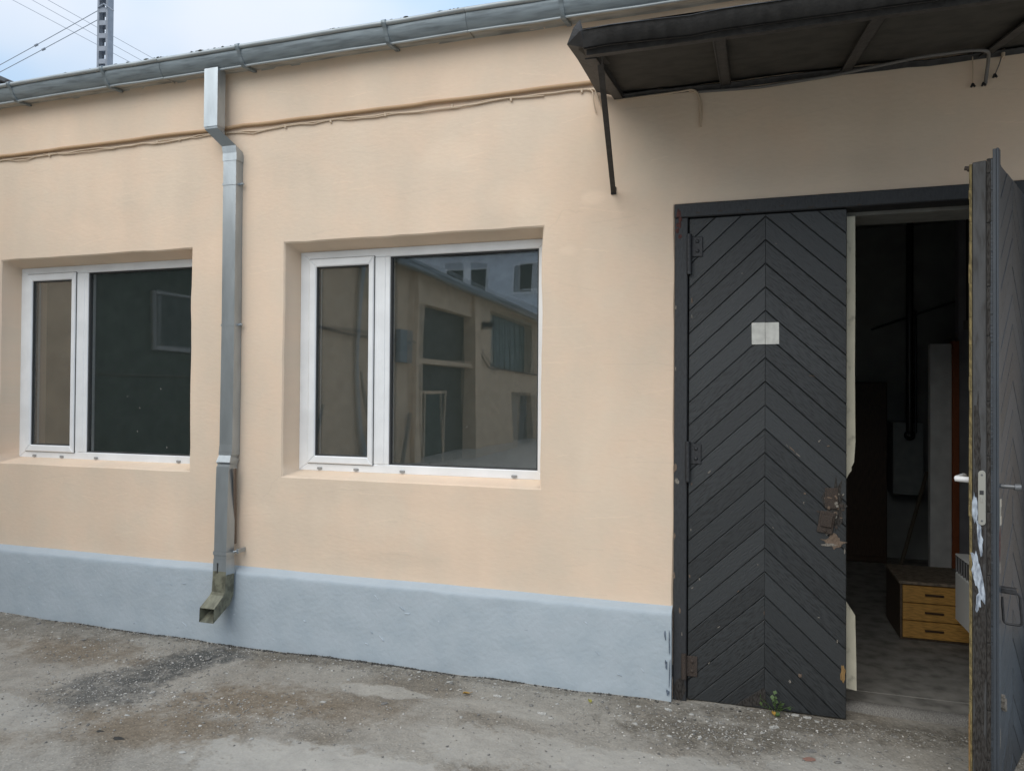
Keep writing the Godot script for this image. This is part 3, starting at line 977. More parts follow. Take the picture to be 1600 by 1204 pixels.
	patch("latch_bolt", rl, M.steel, PackedVector2Array([Vector2(-0.0405, 0.996), Vector2(-0.0335, 0.996), Vector2(-0.0335, 1.014), Vector2(-0.0405, 1.014)]), 0.003, 0.0055, et)
	for k in [1.084, 0.936]:
		patch("screw_head", rl, M.dull_steel, blob(-0.0365, k, 0.0035, 0.0035, 9, 10, 0.02), 0.003, 0.0045, et)
	var fills := [[-0.056, 0.975, 0.008, 0.050, 0.05], [-0.043, 0.875, 0.008, 0.048, 0.05], [-0.051, 0.775, 0.012, 0.062, 0.12], [-0.041, 0.735, 0.010, 0.075, 0.06], [-0.046, 0.675, 0.008, 0.040, -0.1]]
	for i in fills.size():
		var s = fills[i]
		patch("filler_smear", rl, M.filler, blob(s[0], s[1], s[2], s[3], 500 + i, 16, 0.4, s[4]), -0.001, 0.0024 + 0.0003 * (i % 3), et)
	var worn := [[-0.044, 0.93, 0.017, 0.20], [-0.045, 0.52, 0.018, 0.30], [-0.043, 0.15, 0.018, 0.22], [-0.050, 1.22, 0.010, 0.12]]
	for i in worn.size():
		var s = worn[i]
		patch("worn_patch", rl, M.worn_edge, blob(s[0], s[1], s[2], s[3], 480 + i, 28, 0.30), -0.001, 0.0007 + 0.0002 * i, et)
	# escutcheon with keyhole
	st = begin()
	box(st, Vector3(-0.632, 0.925, 0.0105), Vector3(-0.607, 1.010, 0.0130), 0.0012)
	obj("escutcheon", st, M.steel, rl)
	st = begin()
	box(st, Vector3(-0.6225, 0.955, 0.0128), Vector3(-0.6165, 0.985, 0.0137), 0.0002)
	obj("keyhole", st, M.gasket, rl)
	st = begin()
	tube(st, [Vector3(-0.600, 1.050, 0.010), Vector3(-0.600, 1.049, 0.048)], 0.007, 10)
	tube(st, [Vector3(-0.600, 1.049, 0.046), Vector3(-0.594, 1.048, 0.062)], 0.011, 10)
	obj("handle", st, M.dull_steel, rl)
	st = begin()
	tube(st, [Vector3(-0.605, 1.062, -0.070), Vector3(-0.605, 1.064, -0.118)], 0.010, 12)
	tube(st, round_path([Vector3(-0.605, 1.064, -0.108), Vector3(-0.60, 1.064, -0.114), Vector3(-0.50, 1.064, -0.114)], 0.004), 0.010, 10)
	obj("handle", st, M.pale_handle, rl)
	st = begin()
	tube(st, round_path([Vector3(-0.585, 0.712, 0.002), Vector3(-0.585, 0.708, 0.058), Vector3(-0.578, 0.606, 0.064), Vector3(-0.578, 0.604, 0.014), Vector3(-0.585, 0.690, 0.010)], 0.013), 0.0042, 8)
	box(st, Vector3(-0.600, 0.705, 0.001), Vector3(-0.570, 0.723, 0.052), 0.003)
	obj("pull_handle", st, M.black_iron, rl)
	st = begin()
	tube(st, [Vector3(-0.627, 2.088, -0.066), Vector3(-0.627, 2.092, -0.086)], 0.007, 8)
	box(st, Vector3(-0.634, 2.080, -0.080), Vector3(-0.618, 2.096, -0.072), 0.002)
	obj("bolt", st, M.rusty_iron, rl)
	patch("bare_patch", rl, M.red_primer, blob(-0.622, 0.86, 0.010, 0.05, 520, 14, 0.4), 0.009, 0.0112)
	patch("bare_patch", rl, M.chipped_pale, blob(-0.620, 0.79, 0.010, 0.018, 521, 14, 0.4), 0.009, 0.0114)
	for i in 22:
		var yy := rr.randf_range(0.03, 0.6) if i < 15 else rr.randf_range(0.6, 1.3)
		patch("chipped_spot", rl, M.chipped_pale, blob(rr.randf_range(-0.625, -0.48), yy, rr.randf_range(0.002, 0.006), rr.randf_range(0.008, 0.03), 530 + i, 9, 0.5), -0.004, 0.0021 if i > 4 else 0.0113)

# ------------------------------------------------------------------ building
func building() -> void:
	var b := thing("workshop_building", "long single storey peach workshop with grey blue plinth and black double door", "building")
	front_wall(b)
	plinth(b)
	window(b, Vector3(-2.288, 0.921, -0.125), 51, "right of the two white windows, between downpipe and door")
	window(b, Vector3(-4.293, 0.925, -0.125), 61, "left of the two white windows, left of the downpipe")
	double_door(b)
	# roof: sheet with a slight fall towards the gutter, back wall and ends
	var st := begin()
	sweep_x(st, [Vector2(0.118, 3.122), Vector2(-4.2, 4.05), Vector2(-4.2, 4.00), Vector2(0.118, 3.108)], -6.0, 2.7, 9.0, still, false)
	obj("roof", st, M.roof_sheet, b)
	st = begin()
	box(st, Vector3(-6.0, -0.05, -3.6), Vector3(2.6, 3.3, -3.35), 0.01)
	obj("back_wall", st, M.interior_dark, b)
	st = begin()
	box(st, Vector3(2.35, -0.05, -3.349), Vector3(2.6, 3.2, -0.301), 0.01)
	obj("end_wall", st, M.interior_dark, b)
	st = begin()
	box(st, Vector3(-6.0, -0.05, -3.349), Vector3(-5.75, 3.2, -0.301), 0.01)
	obj("end_wall", st, M.interior_dark, b)
	st = begin()
	box(st, Vector3(-0.60, 0.031, -0.9), Vector3(-0.45, 2.72, -0.301), 0.005)
	obj("partition", st, M.interior_dark, b)
	st = begin()
	box(st, Vector3(1.085, 0.031, -0.86), Vector3(1.16, 2.72, -0.306), 0.004)
	obj("partition", st, M.interior_grey, b)
	st = begin()
	box(st, Vector3(-5.749, 2.721, -3.349), Vector3(2.349, 2.90, -0.301), 0.005)
	obj("ceiling", st, M.interior_dark, b)
	st = begin()
	box(st, Vector3(-5.749, -0.10, -3.349), Vector3(2.349, 0.030, -0.301), 0.003)
	box(st, Vector3(-0.2415, -0.10, -0.3005), Vector3(1.0365, 0.0285, -0.165), 0.004)
	obj("floor", st, M.interior_floor, b)
	st = begin()
	sweep_x(st, [Vector2(-0.164, -0.05), Vector2(-0.164, 0.034), Vector2(-0.150, 0.040), Vector2(-0.112, 0.036), Vector2(-0.100, 0.026), Vector2(-0.097, -0.05)], -0.2415, 1.0365, 0.04, func(v): return v + Vector3(0, nz.get_noise_2d(v.x * 8.0, v.z * 9.0) * 0.012, nz.get_noise_2d(v.x * 6.0, v.y * 9.0) * 0.012))
	obj("threshold", st, M.chip_grey, b)
	# rear room door seen through the hall
	st = begin()
	box(st, Vector3(1.168, 0.031, -2.26), Vector3(1.296, 1.688, -2.20), 0.004)
	obj("inner_door", st, M.pale_door, b)
	st = begin()
	box(st, Vector3(1.297, 0.031, -2.27), Vector3(1.336, 1.705, -2.185), 0.003)
	obj("inner_door_frame", st, M.orange_frame, b)
	st = begin()
	box(st, Vector3(1.337, 0.031, -2.30), Vector3(2.349, 2.72, -2.21), 0.003)
	obj("rear_partition", st, M.interior_grey, b)

func gutter() -> void:
	var g := thing("eaves_gutter", "grey zinc box gutter running along the eaves above the windows", "gutter")
	var prof := [Vector2(0.079, 3.044), Vector2(0.085, 3.044), Vector2(0.094, 3.052), Vector2(0.104, 3.064), Vector2(0.112, 3.078), Vector2(0.117, 3.094), Vector2(0.119, 3.108), Vector2(0.118, 3.120), Vector2(0.113, 3.120), Vector2(0.112, 3.095), Vector2(0.100, 3.070), Vector2(0.079, 3.050)]
	prof.reverse()
	var seams := [-6.0, -4.55, -3.02, -1.25, 0.35, 2.7]
	for i in seams.size() - 1:
		var st := begin()
		sweep_x(st, prof, seams[i], seams[i + 1] - 0.002, 0.12, func(v): return v + Vector3(0, nz.get_noise_2d(v.x * 1.4, 3.0) * 0.006 + v.x * 0.0005, nz.get_noise_2d(v.x * 1.7, 8.0) * 0.003 + (0.0012 if i % 2 else 0.0)))
		obj("gutter_length", st, M.gutter_zinc, g)
		for e in [[0.082, 3.040, 0.0062, "drip_bead"], [0.124, 3.122, 0.0115, "rim_bead"]]:
			st = begin()
			var pts: Array = []
			var nn: int = int((seams[i + 1] - seams[i]) / 0.15)
			for q in nn + 1:
				var x: float = lerpf(seams[i], seams[i + 1] - 0.002, float(q) / nn)
				pts.append(Vector3(x, e[1] + nz.get_noise_2d(x * 1.4, 3.0) * 0.006 + x * 0.0005, e[0] + nz.get_noise_2d(x * 1.7, 8.0) * 0.003 + (0.0012 if i % 2 else 0.0)))
			tube(st, pts, e[2], 8)
			obj(e[3], st, M.rim_zinc, g)
		st = begin()
		sweep_x(st, [Vector2(0.078, 3.044), Vector2(0.078, 3.048), Vector2(0.0, 3.052), Vector2(0.0, 3.044)], seams[i], seams[i + 1] - 0.002, 0.15, func(v): return v + Vector3(0, nz.get_noise_2d(v.x * 1.4, 3.0) * 0.006 + v.x * 0.0005, 0))
		obj("soffit_strip", st, M.bounce_lit_zinc, g)
	for x in [-4.09, -3.40, -2.505, -1.665, -0.792, 0.0, 0.8, 1.6]:
		var st := begin()
		var strap := [Vector2(0.006, 3.034), Vector2(0.082, 3.029), Vector2(0.095, 3.036), Vector2(0.112, 3.066), Vector2(0.122, 3.094), Vector2(0.140, 3.112), Vector2(0.142, 3.128), Vector2(0.130, 3.136), Vector2(0.118, 3.13), Vector2(0.100, 3.06), Vector2(0.08, 3.04), Vector2(0.006, 3.044)]
		strap.reverse()
		sweep_x(st, strap, x - 0.010, x + 0.010, 0.03, func(v): return v + Vector3((v.z - 0.11) * -0.12, nz.get_noise_2d(v.x * 1.4, 3.0) * 0.006, 0))
		obj("bracket", st, M.gutter_zinc, g)
	# moss and rust lumps growing over the rim
	var rm := RandomNumberGenerator.new()
	rm.seed = 12
	var lumps := begin()
	for i in 90:
		var x := rm.randf_range(-4.5, -0.6)
		if i > 25:
			x = [-2.75, -3.05, -3.25, -1.95, -1.55, -2.62, -1.35][i % 7] + rm.randfn() * 0.055
		var q := SphereMesh.new()
		q.radius = rm.randf_range(0.004, 0.009)
		q.height = q.radius * 1.2
		q.radial_segments = 6
		q.rings = 4
		lumps.append_from(q, 0, Transform3D(Basis.from_scale(Vector3(rm.randf_range(1.0, 2.6), 1, 1)), Vector3(x, 3.131, rm.randf_range(0.11, 0.130))))
	var lo := obj("moss_growth", lumps, M.moss, g)
	lo.set_meta("kind", "stuff")

func downpipe() -> void:
	var d := thing("downpipe", "square grey zinc downpipe, dented low down, between the two windows", "downpipe")
	var st := begin()
	duct(st, [[Vector3(-2.692, 3.044, 0.0755), 0.0425, Vector3(0, 0, 0.0305)], [Vector3(-2.692, 2.735, 0.0755), 0.0425, Vector3(0, 0, 0.0305)]])
	obj("outlet", st, M.zinc, d)
	st = begin()
	duct(st, [[Vector3(-2.692, 2.748, 0.0755), 0.0405, Vector3(0, 0, 0.0285)], [Vector3(-2.691, 2.715, 0.0735), 0.0405, Vector3(0, 0.009, 0.0285)], [Vector3(-2.610, 2.628, 0.034), 0.0435, Vector3(0, 0.010, 0.0285)], [Vector3(-2.606, 2.600, 0.0305), 0.0435, Vector3(0, 0, 0.0295)], [Vector3(-2.606, 2.560, 0.0305), 0.0435, Vector3(0, 0, 0.0295)]])
	obj("elbow", st, M.zinc, d)
	st = begin()
	var xs := -2.606
	duct(st, [[Vector3(xs, 2.580, 0.0305), 0.0405, Vector3(0, 0, 0.0275)], [Vector3(xs, 2.2, 0.0305), 0.0405, Vector3(0, 0, 0.0275)], [Vector3(xs + 0.001, 1.7, 0.031), 0.0402, Vector3(0, 0, 0.028)], [Vector3(xs, 1.16, 0.033), 0.0402, Vector3(0, 0, 0.030)], [Vector3(xs, 1.06, 0.034), 0.0400, Vector3(0, 0, 0.0300)], [Vector3(xs - 0.001, 1.005, 0.036), 0.0415, Vector3(0, 0.002, 0.032)]], 0.002)
	obj("pipe", st, M.zinc, d)
	for y in [2.437, 1.69]:
		st = begin()
		duct(st, [[Vector3(xs, y + 0.006, 0.031), 0.0425, Vector3(0, 0, 0.0295)], [Vector3(xs, y - 0.006, 0.031), 0.0425, Vector3(0, 0, 0.0295)]], 0.001, false)
		tube(st, [Vector3(-2.565, y + 0.003, 0.024), Vector3(-2.545, y + 0.004, 0.022)], 0.0075, 8)
		obj("pipe_clip", st, M.zinc, d)
	st = begin()
	duct(st, [[Vector3(xs, 1.022, 0.035), 0.0415, Vector3(0, 0.000, 0.0325)], [Vector3(xs - 0.004, 0.998, 0.040), 0.0370, Vector3(0, 0.008, 0.025)], [Vector3(xs - 0.002, 0.975, 0.046), 0.0425, Vector3(0, -0.006, 0.037)], [Vector3(xs - 0.005, 0.953, 0.043), 0.0385, Vector3(0, 0.004, 0.029)], [Vector3(xs - 0.005, 0.93, 0.046), 0.0405, Vector3(0, 0, 0.033)]])
	obj("dented_joint", st, M.zinc, d).set_meta("label", "crumpled joint of the downpipe")
	st = begin()
	duct(st, [[Vector3(xs - 0.005, 0.945, 0.052), 0.0385, Vector3(0, 0.0, 0.029)], [Vector3(xs - 0.001, 0.80, 0.062), 0.0385, Vector3(0, 0.002, 0.029)], [Vector3(xs + 0.008, 0.60, 0.076), 0.0385, Vector3(0, 0.002, 0.030)], [Vector3(xs + 0.014, 0.455, 0.086), 0.0380, Vector3(0, 0.002, 0.031)]])
	obj("lower_pipe", st, M.zinc, d)
	st = begin()
	box(st, Vector3(-0.006, -0.20, -0.012), Vector3(0.0025, 0.20, 0.008), 0.002, Transform3D(Basis(Vector3.RIGHT, 0.055) * Basis(Vector3.BACK, -0.03), Vector3(-2.563, 0.735, 0.040)))
	obj("loose_strip", st, M.bare_wood, d).set_meta("label", "rusty brown gap in the side of the pipe")
	st = begin()
	duct(st, [[Vector3(xs + 0.014, 0.508, 0.084), 0.0415, Vector3(0, 0.002, 0.0345)], [Vector3(xs + 0.014, 0.490, 0.085), 0.0415, Vector3(0, 0.002, 0.0345)]], 0.001, false)
	tube(st, [Vector3(-2.553, 0.502, 0.066), Vector3(-2.527, 0.507, 0.054)], 0.0045, 8)
	box(st, Vector3(-2.535, 0.495, 0.0), Vector3(-2.523, 0.517, 0.062), 0.002)
	obj("pipe_clip", st, M.zinc, d)
	st = begin()
	duct(st, [[Vector3(xs + 0.015, 0.470, 0.087), 0.0395, Vector3(0, 0.002, 0.0325)], [Vector3(xs + 0.017, 0.392, 0.089), 0.0415, Vector3(0, 0.002, 0.034)]])
	obj("sleeve", st, M.zinc, d)
	st = begin()
	box(st, Vector3(-2.606, 0.40, 0.114), Vector3(-2.598, 0.452, 0.1238), 0.001)
	obj("sleeve_slot", st, M.gasket, d)
	st = begin()
	duct(st, [[Vector3(xs + 0.017, 0.410, 0.090), 0.0400, Vector3(0, 0.000, 0.0325)], [Vector3(xs + 0.014, 0.290, 0.093), 0.0405, Vector3(0, 0.014, 0.034)], [Vector3(xs + 0.010, 0.260, 0.109), 0.0415, Vector3(0, 0.029, 0.024)], [Vector3(xs - 0.004, 0.200, 0.190), 0.0440, Vector3(0, 0.036, -0.002)]], 0.002)
	obj("shoe", st, M.mossy_zinc, d).set_meta("label", "greenish outlet shoe of the downpipe")

func canopy() -> void:
	var c := thing("door_canopy", "black sheet metal canopy on iron ribs over the double door", "canopy")
	var xr := 2.1
	var pl := func(x: float, z: float, dy: float) -> Vector3: return Vector3(x, 2.688 - 0.212 * z + dy, z)
	var ribs := [-0.085, 0.39, 0.89, 1.39, 1.89]
	# underside panels between the ribs
	var edges := [-0.545] + ribs + [xr]
	for i in edges.size() - 1:
		var st := begin()
		var a: float = edges[i]
		var b: float = edges[i + 1] - 0.003
		st.set_smooth_group(1)
		var n := 8
		for j in n:
			for k in n:
				var q: Array[Vector3] = []
				for o in [[0, 0], [1, 0], [1, 1], [0, 1]]:
					var x := lerpf(a, b, float(j + o[0]) / n)
					var z := lerpf(0.002, 0.87, float(k + o[1]) / n)
					q.append(pl.call(x, z, 0.006 + nz.get_noise_2d(x * 4.0, z * 4.0) * 0.010))
				quad(st, q[0], q[1], q[2], q[3], Vector3.DOWN)
		obj("panel", st, M.canopy_panel, c)
	# top sheet, turned down in front and at the left end
	var st := begin()
	quad(st, pl.call(-0.575, 0.0, 0.045), pl.call(xr, 0.0, 0.045), pl.call(xr, 0.905, 0.060), pl.call(-0.525, 0.905, 0.060), Vector3.UP)
	quad(st, pl.call(-0.575, 0.0, 0.040), pl.call(xr, 0.0, 0.040), pl.call(xr, 0.905, 0.055), pl.call(-0.525, 0.905, 0.055), Vector3.DOWN)
	obj("top_sheet", st, M.canopy_sheet, c)
	st = begin()
	sweep_x(st, [Vector2(0.898, 2.490), Vector2(0.886, 2.494), Vector2(0.888, 2.500), Vector2(0.897, 2.496), Vector2(0.902, 2.552), Vector2(0.905, 2.555), Vector2(0.909, 2.551)], -0.522, xr, 0.09, func(v): return v + Vector3(0, nz.get_noise_2d(v.x * 3.0, 1.0) * 0.010, nz.get_noise_2d(v.x * 2.0, v.y * 9.0) * 0.010), true, false)
	obj("fascia", st, M.canopy_sheet, c)
	st = begin()
	sweep_x(st, [Vector2(0.002, 2.664), Vector2(0.006, 2.664), Vector2(0.007, 2.676), Vector2(0.045, 2.668), Vector2(0.045, 2.673), Vector2(0.002, 2.684)], -0.55, xr, 0.08, func(v): return v + Vector3(0, nz.get_noise_2d(v.x * 3.0, 4.0) * 0.012, 0.006))
	obj("wall_shade_strip", st, M.canopy_iron, c)  # dark strip added for the shade where the panels meet the wall
	# angle iron behind the fascia
	st = begin()
	box(st, Vector3(-0.518, -0.022, -0.022), Vector3(xr, -0.017, 0.022), 0.001, Transform3D(Basis(Vector3.RIGHT, 0.21), Vector3(0, 2.512, 0.842)))
	box(st, Vector3(-0.518, -0.022, 0.018), Vector3(xr, 0.022, 0.0225), 0.001, Transform3D(Basis(Vector3.RIGHT, 0.21), Vector3(0, 2.512, 0.842)))
	obj("front_beam", st, M.canopy_iron, c)
	for x in ribs:
		st = begin()
		var t := Transform3D(Basis(Vector3.RIGHT, 0.209), Vector3(x, 2.688, 0.0))
		box(st, Vector3(-0.021, -0.013, 0.01), Vector3(0.021, -0.008, 0.832), 0.001, t)
		box(st, Vector3(0.016, -0.013, 0.01), Vector3(0.021, 0.016, 0.832), 0.001, t)
		box(st, Vector3(-0.0225, -0.017, 0.01), Vector3(-0.017, -0.0125, 0.832), 0.001, t)
		obj("rib", st, M.canopy_iron, c)
	# left end: wide turned-in flange, crumpled at the outer corner
	st = begin()
	st.set_smooth_group(1)
	var outer := [Vector3(-0.652, 2.712, 0.01), Vector3(-0.628, 2.655, 0.30), Vector3(-0.603, 2.588, 0.62), Vector3(-0.584, 2.527, 0.870)]
	var inner := [Vector3(-0.566, 2.684, 0.01), Vector3(-0.548, 2.620, 0.30), Vector3(-0.530, 2.552, 0.62), Vector3(-0.515, 2.498, 0.888)]
	var up := Vector3(0.004, 0.006, 0)
	for i in outer.size() - 1:
		quad(st, outer[i], outer[i + 1], inner[i + 1], inner[i], Vector3(-0.3, -1, 0.2))
		quad(st, outer[i] + up, outer[i + 1] + up, inner[i + 1] + up, inner[i] + up, Vector3(0.3, 1, -0.2))
	st.set_smooth_group(-1)
	for i in outer.size() - 1:
		quad(st, outer[i], outer[i + 1], outer[i + 1] + up, outer[i] + up, Vector3(-1, 0, 0))
	# crumpled corner fold
	var ca := Vector3(-0.531, 2.588, 0.905)
	var cm := Vector3(-0.556, 2.570, 0.893)
	var cn := Vector3(-0.528, 2.545, 0.915)
	tri(st, outer[3], cm, cn, Vector3(-0.4, 0.1, 1))
	tri(st, cm, ca, cn, Vector3(-0.4, 0.2, 1))
	tri(st, outer[3], cn, inner[3], Vector3(-0.2, -0.3, 1))
	tri(st, ca, cn, Vector3(-0.521, 2.553, 0.906), Vector3(0, 0, 1))
	tri(st, cn, inner[3], Vector3(-0.521, 2.553, 0.906), Vector3(0, 0, 1))
	quad(st, inner[3], Vector3(-0.521, 2.553, 0.906), Vector3(-0.505, 2.553, 0.903), Vector3(-0.500, 2.492, 0.890), Vector3(0, 0, 1))
	quad(st, inner[3], inner[2], Vector3(-0.48, 2.556, 0.62), Vector3(-0.48, 2.498, 0.888), Vector3(0, -1, 0))
	obj("end_flange", st, M.canopy_sheet, c)
	st = begin()
	var te := Transform3D(Basis(Vector3.UP, 0.045) * Basis(Vector3.RIGHT, 0.215), Vector3(-0.550, 2.686, 0.0))
	box(st, Vector3(-0.020, -0.016, 0.01), Vector3(0.022, -0.011, 0.84), 0.001, te)
	box(st, Vector3(0.017, -0.016, 0.01), Vector3(0.022, 0.020, 0.84), 0.001, te)
	obj("end_rib", st, M.canopy_iron, c)
	# strut down to the wall
	st = begin()
	var p0 := Vector3(-0.572, 2.248, 0.004)
	var p1 := Vector3(-0.494, 2.532, 0.752)
	var dir := (p1 - p0).normalized()
	var sx := Vector3.UP.cross(dir).normalized()
	box(st, Vector3(-0.011, -0.004, 0.0), Vector3(0.011, 0.004, p0.distance_to(p1)), 0.001, Transform3D(Basis(sx, dir.cross(sx), dir), p0))
	box(st, Vector3(-0.584, 2.240, -0.002), Vector3(-0.560, 2.275, 0.008), 0.002)
	obj("strut", st, M.canopy_iron, c)

func sag(a: Vector3, b: Vector3, n: int, amp: float, sd: float) -> Array:
	var o: Array = []
	for i in n + 1:
		var t := float(i) / n
		var p := a.lerp(b, t)
		p.y += nx.get_noise_2d(p.x * 1.6 + sd, sd * 3.0) * amp
		o.append(p)
	return o

func cables() -> void:
	var st := begin()
	tube(st, sag(Vector3(-6.0, 2.752, 0.012), Vector3(-0.56, 2.757, 0.012), 60, 0.006, 1.0), 0.010, 8)
	tag(obj("conduit", st, M.ledge_shade_brown), "thick brown strip standing in for ledge shade along the wall under the gutter", "conduit")  # shade line under a ledge, modelled as a brown tube
	var c := thing("wall_cable", "thin beige cable clipped to the wall just under the brown ledge shade strip", "cable")
	st = begin()
	var path := sag(Vector3(-6.0, 2.727, 0.008), Vector3(-0.62, 2.727, 0.008), 70, 0.018, 4.0)
	tube(st, path, 0.0042, 6)
	tube(st, sag(Vector3(-6.0, 2.722, 0.008), Vector3(-0.9, 2.728, 0.008), 70, 0.022, 9.0), 0.003, 6)
	obj("strand", st, M.cable_beige, c)
	for x in [-3.92, -3.13, -2.98, -2.30, -2.03, -1.72, -1.36, -1.06, -0.72]:
		st = begin()
		box(st, Vector3(x - 0.005, 2.716, 0.0), Vector3(x + 0.005, 2.738, 0.013), 0.003)
		obj("clip", st, M.cable_beige, c)
	# loose ends beside and under the canopy
	st = begin()
	tube(st, round_path([Vector3(-0.69, 2.727, 0.01), Vector3(-0.655, 2.725, 0.022), Vector3(-0.645, 2.69, 0.02), Vector3(-0.625, 2.63, 0.012)], 0.02), 0.004, 6)
	tube(st, round_path([Vector3(-0.69, 2.73, 0.01), Vector3(-0.665, 2.715, 0.026), Vector3(-0.662, 2.66, 0.02), Vector3(-0.652, 2.615, 0.01)], 0.02), 0.003, 6)
	tag(obj("loose_cable", st, M.cable_beige), "short white cable ends hanging at the left foot of the canopy", "cable")
	st = begin()
	tube(st, round_path([Vector3(-0.56, 2.665, 0.010), Vector3(-0.30, 2.668, 0.012), Vector3(-0.21, 2.672, 0.016), Vector3(-0.192, 2.62, 0.014), Vector3(-0.190, 2.505, 0.010)], 0.03), 0.0045, 6)
	tube(st, round_path([Vector3(-0.24, 2.665, 0.010), Vector3(-0.20, 2.655, 0.014), Vector3(-0.183, 2.60, 0.014), Vector3(-0.187, 2.535, 0.012)], 0.02), 0.003, 6)
	tag(obj("loose_cable", st, M.cable_beige), "beige cable end dangling down the wall under the left part of the canopy", "cable")
	st = begin()
	tube(st, round_path([Vector3(-0.20, 2.660, 0.010), Vector3(0.05, 2.648, 0.012), Vector3(0.34, 2.655, 0.03), Vector3(0.50, 2.645, 0.10), Vector3(0.64, 2.638, 0.155), Vector3(0.80, 2.634, 0.17), Vector3(0.865, 2.634, 0.15), Vector3(0.888, 2.630, 0.06), Vector3(0.893, 2.60, 0.02), Vector3(0.89, 2.56, 0.014)], 0.03), 0.0065, 8)
	tag(obj("slack_cable", st, M.cable_grey), "grey cable bowing out under the canopy above the door", "cable")
	var ends := [[0.847, 2.69, 2.562, "leftmost thin wire end with a black tip hanging above the door"], [0.884, 2.60, 2.562, "middle thin wire end with a black tip hanging below the grey cable"], [0.922, 2.68, 2.590, "rightmost thin wire end with a black tip beside a white stub"]]
	for i in 3:
		var e = ends[i]
		var w := thing("wire_end", e[3], "wire", Vector3.ZERO, 0.0, "wire ends hanging from the canopy")
		st = begin()
		var sx: float = [0.0, 0.008, 0.028][i]
		tube(st, round_path([Vector3(e[0] + sx, e[1], 0.010), Vector3(e[0] + sx * 0.6, (e[1] + e[2]) * 0.5, 0.016), Vector3(e[0], e[2], 0.014)], 0.02), 0.0022, 6)
		obj("strand", st, M.cable_beige if i == 0 else M.cable_grey, w)
		st = begin()
		for k in [-0.006, 0.006]:
			tube(st, [Vector3(e[0], e[2] + 0.004, 0.014), Vector3(e[0] + k, e[2] - 0.010, 0.018)], 0.0045, 6)
		obj("tip", st, M.cable_black, w)
	st = begin()
	tube(st, [Vector3(0.952, 2.700, 0.012), Vector3(0.950, 2.655, 0.014)], 0.007, 8)
	tag(obj("conduit_stub", st, M.cable_beige), "short white conduit stub poking out under the canopy at far right", "conduit")

func card() -> void:
	var st := begin()
	var t := Transform3D(Basis(Vector3.BACK, 0.01), Vector3(0.079, 1.600, 0.0))
	box(st, Vector3(-0.055, -0.046, 0.0015), Vector3(-0.001, 0.047, 0.0042), 0.0008, t)
	box(st, Vector3(0.000, -0.0465, 0.0015), Vector3(0.055, 0.046, 0.0038), 0.0008, t)
	tag(obj("blank_card", st, M.paper), "small blank off white card fixed on the black chevron door leaf", "card")

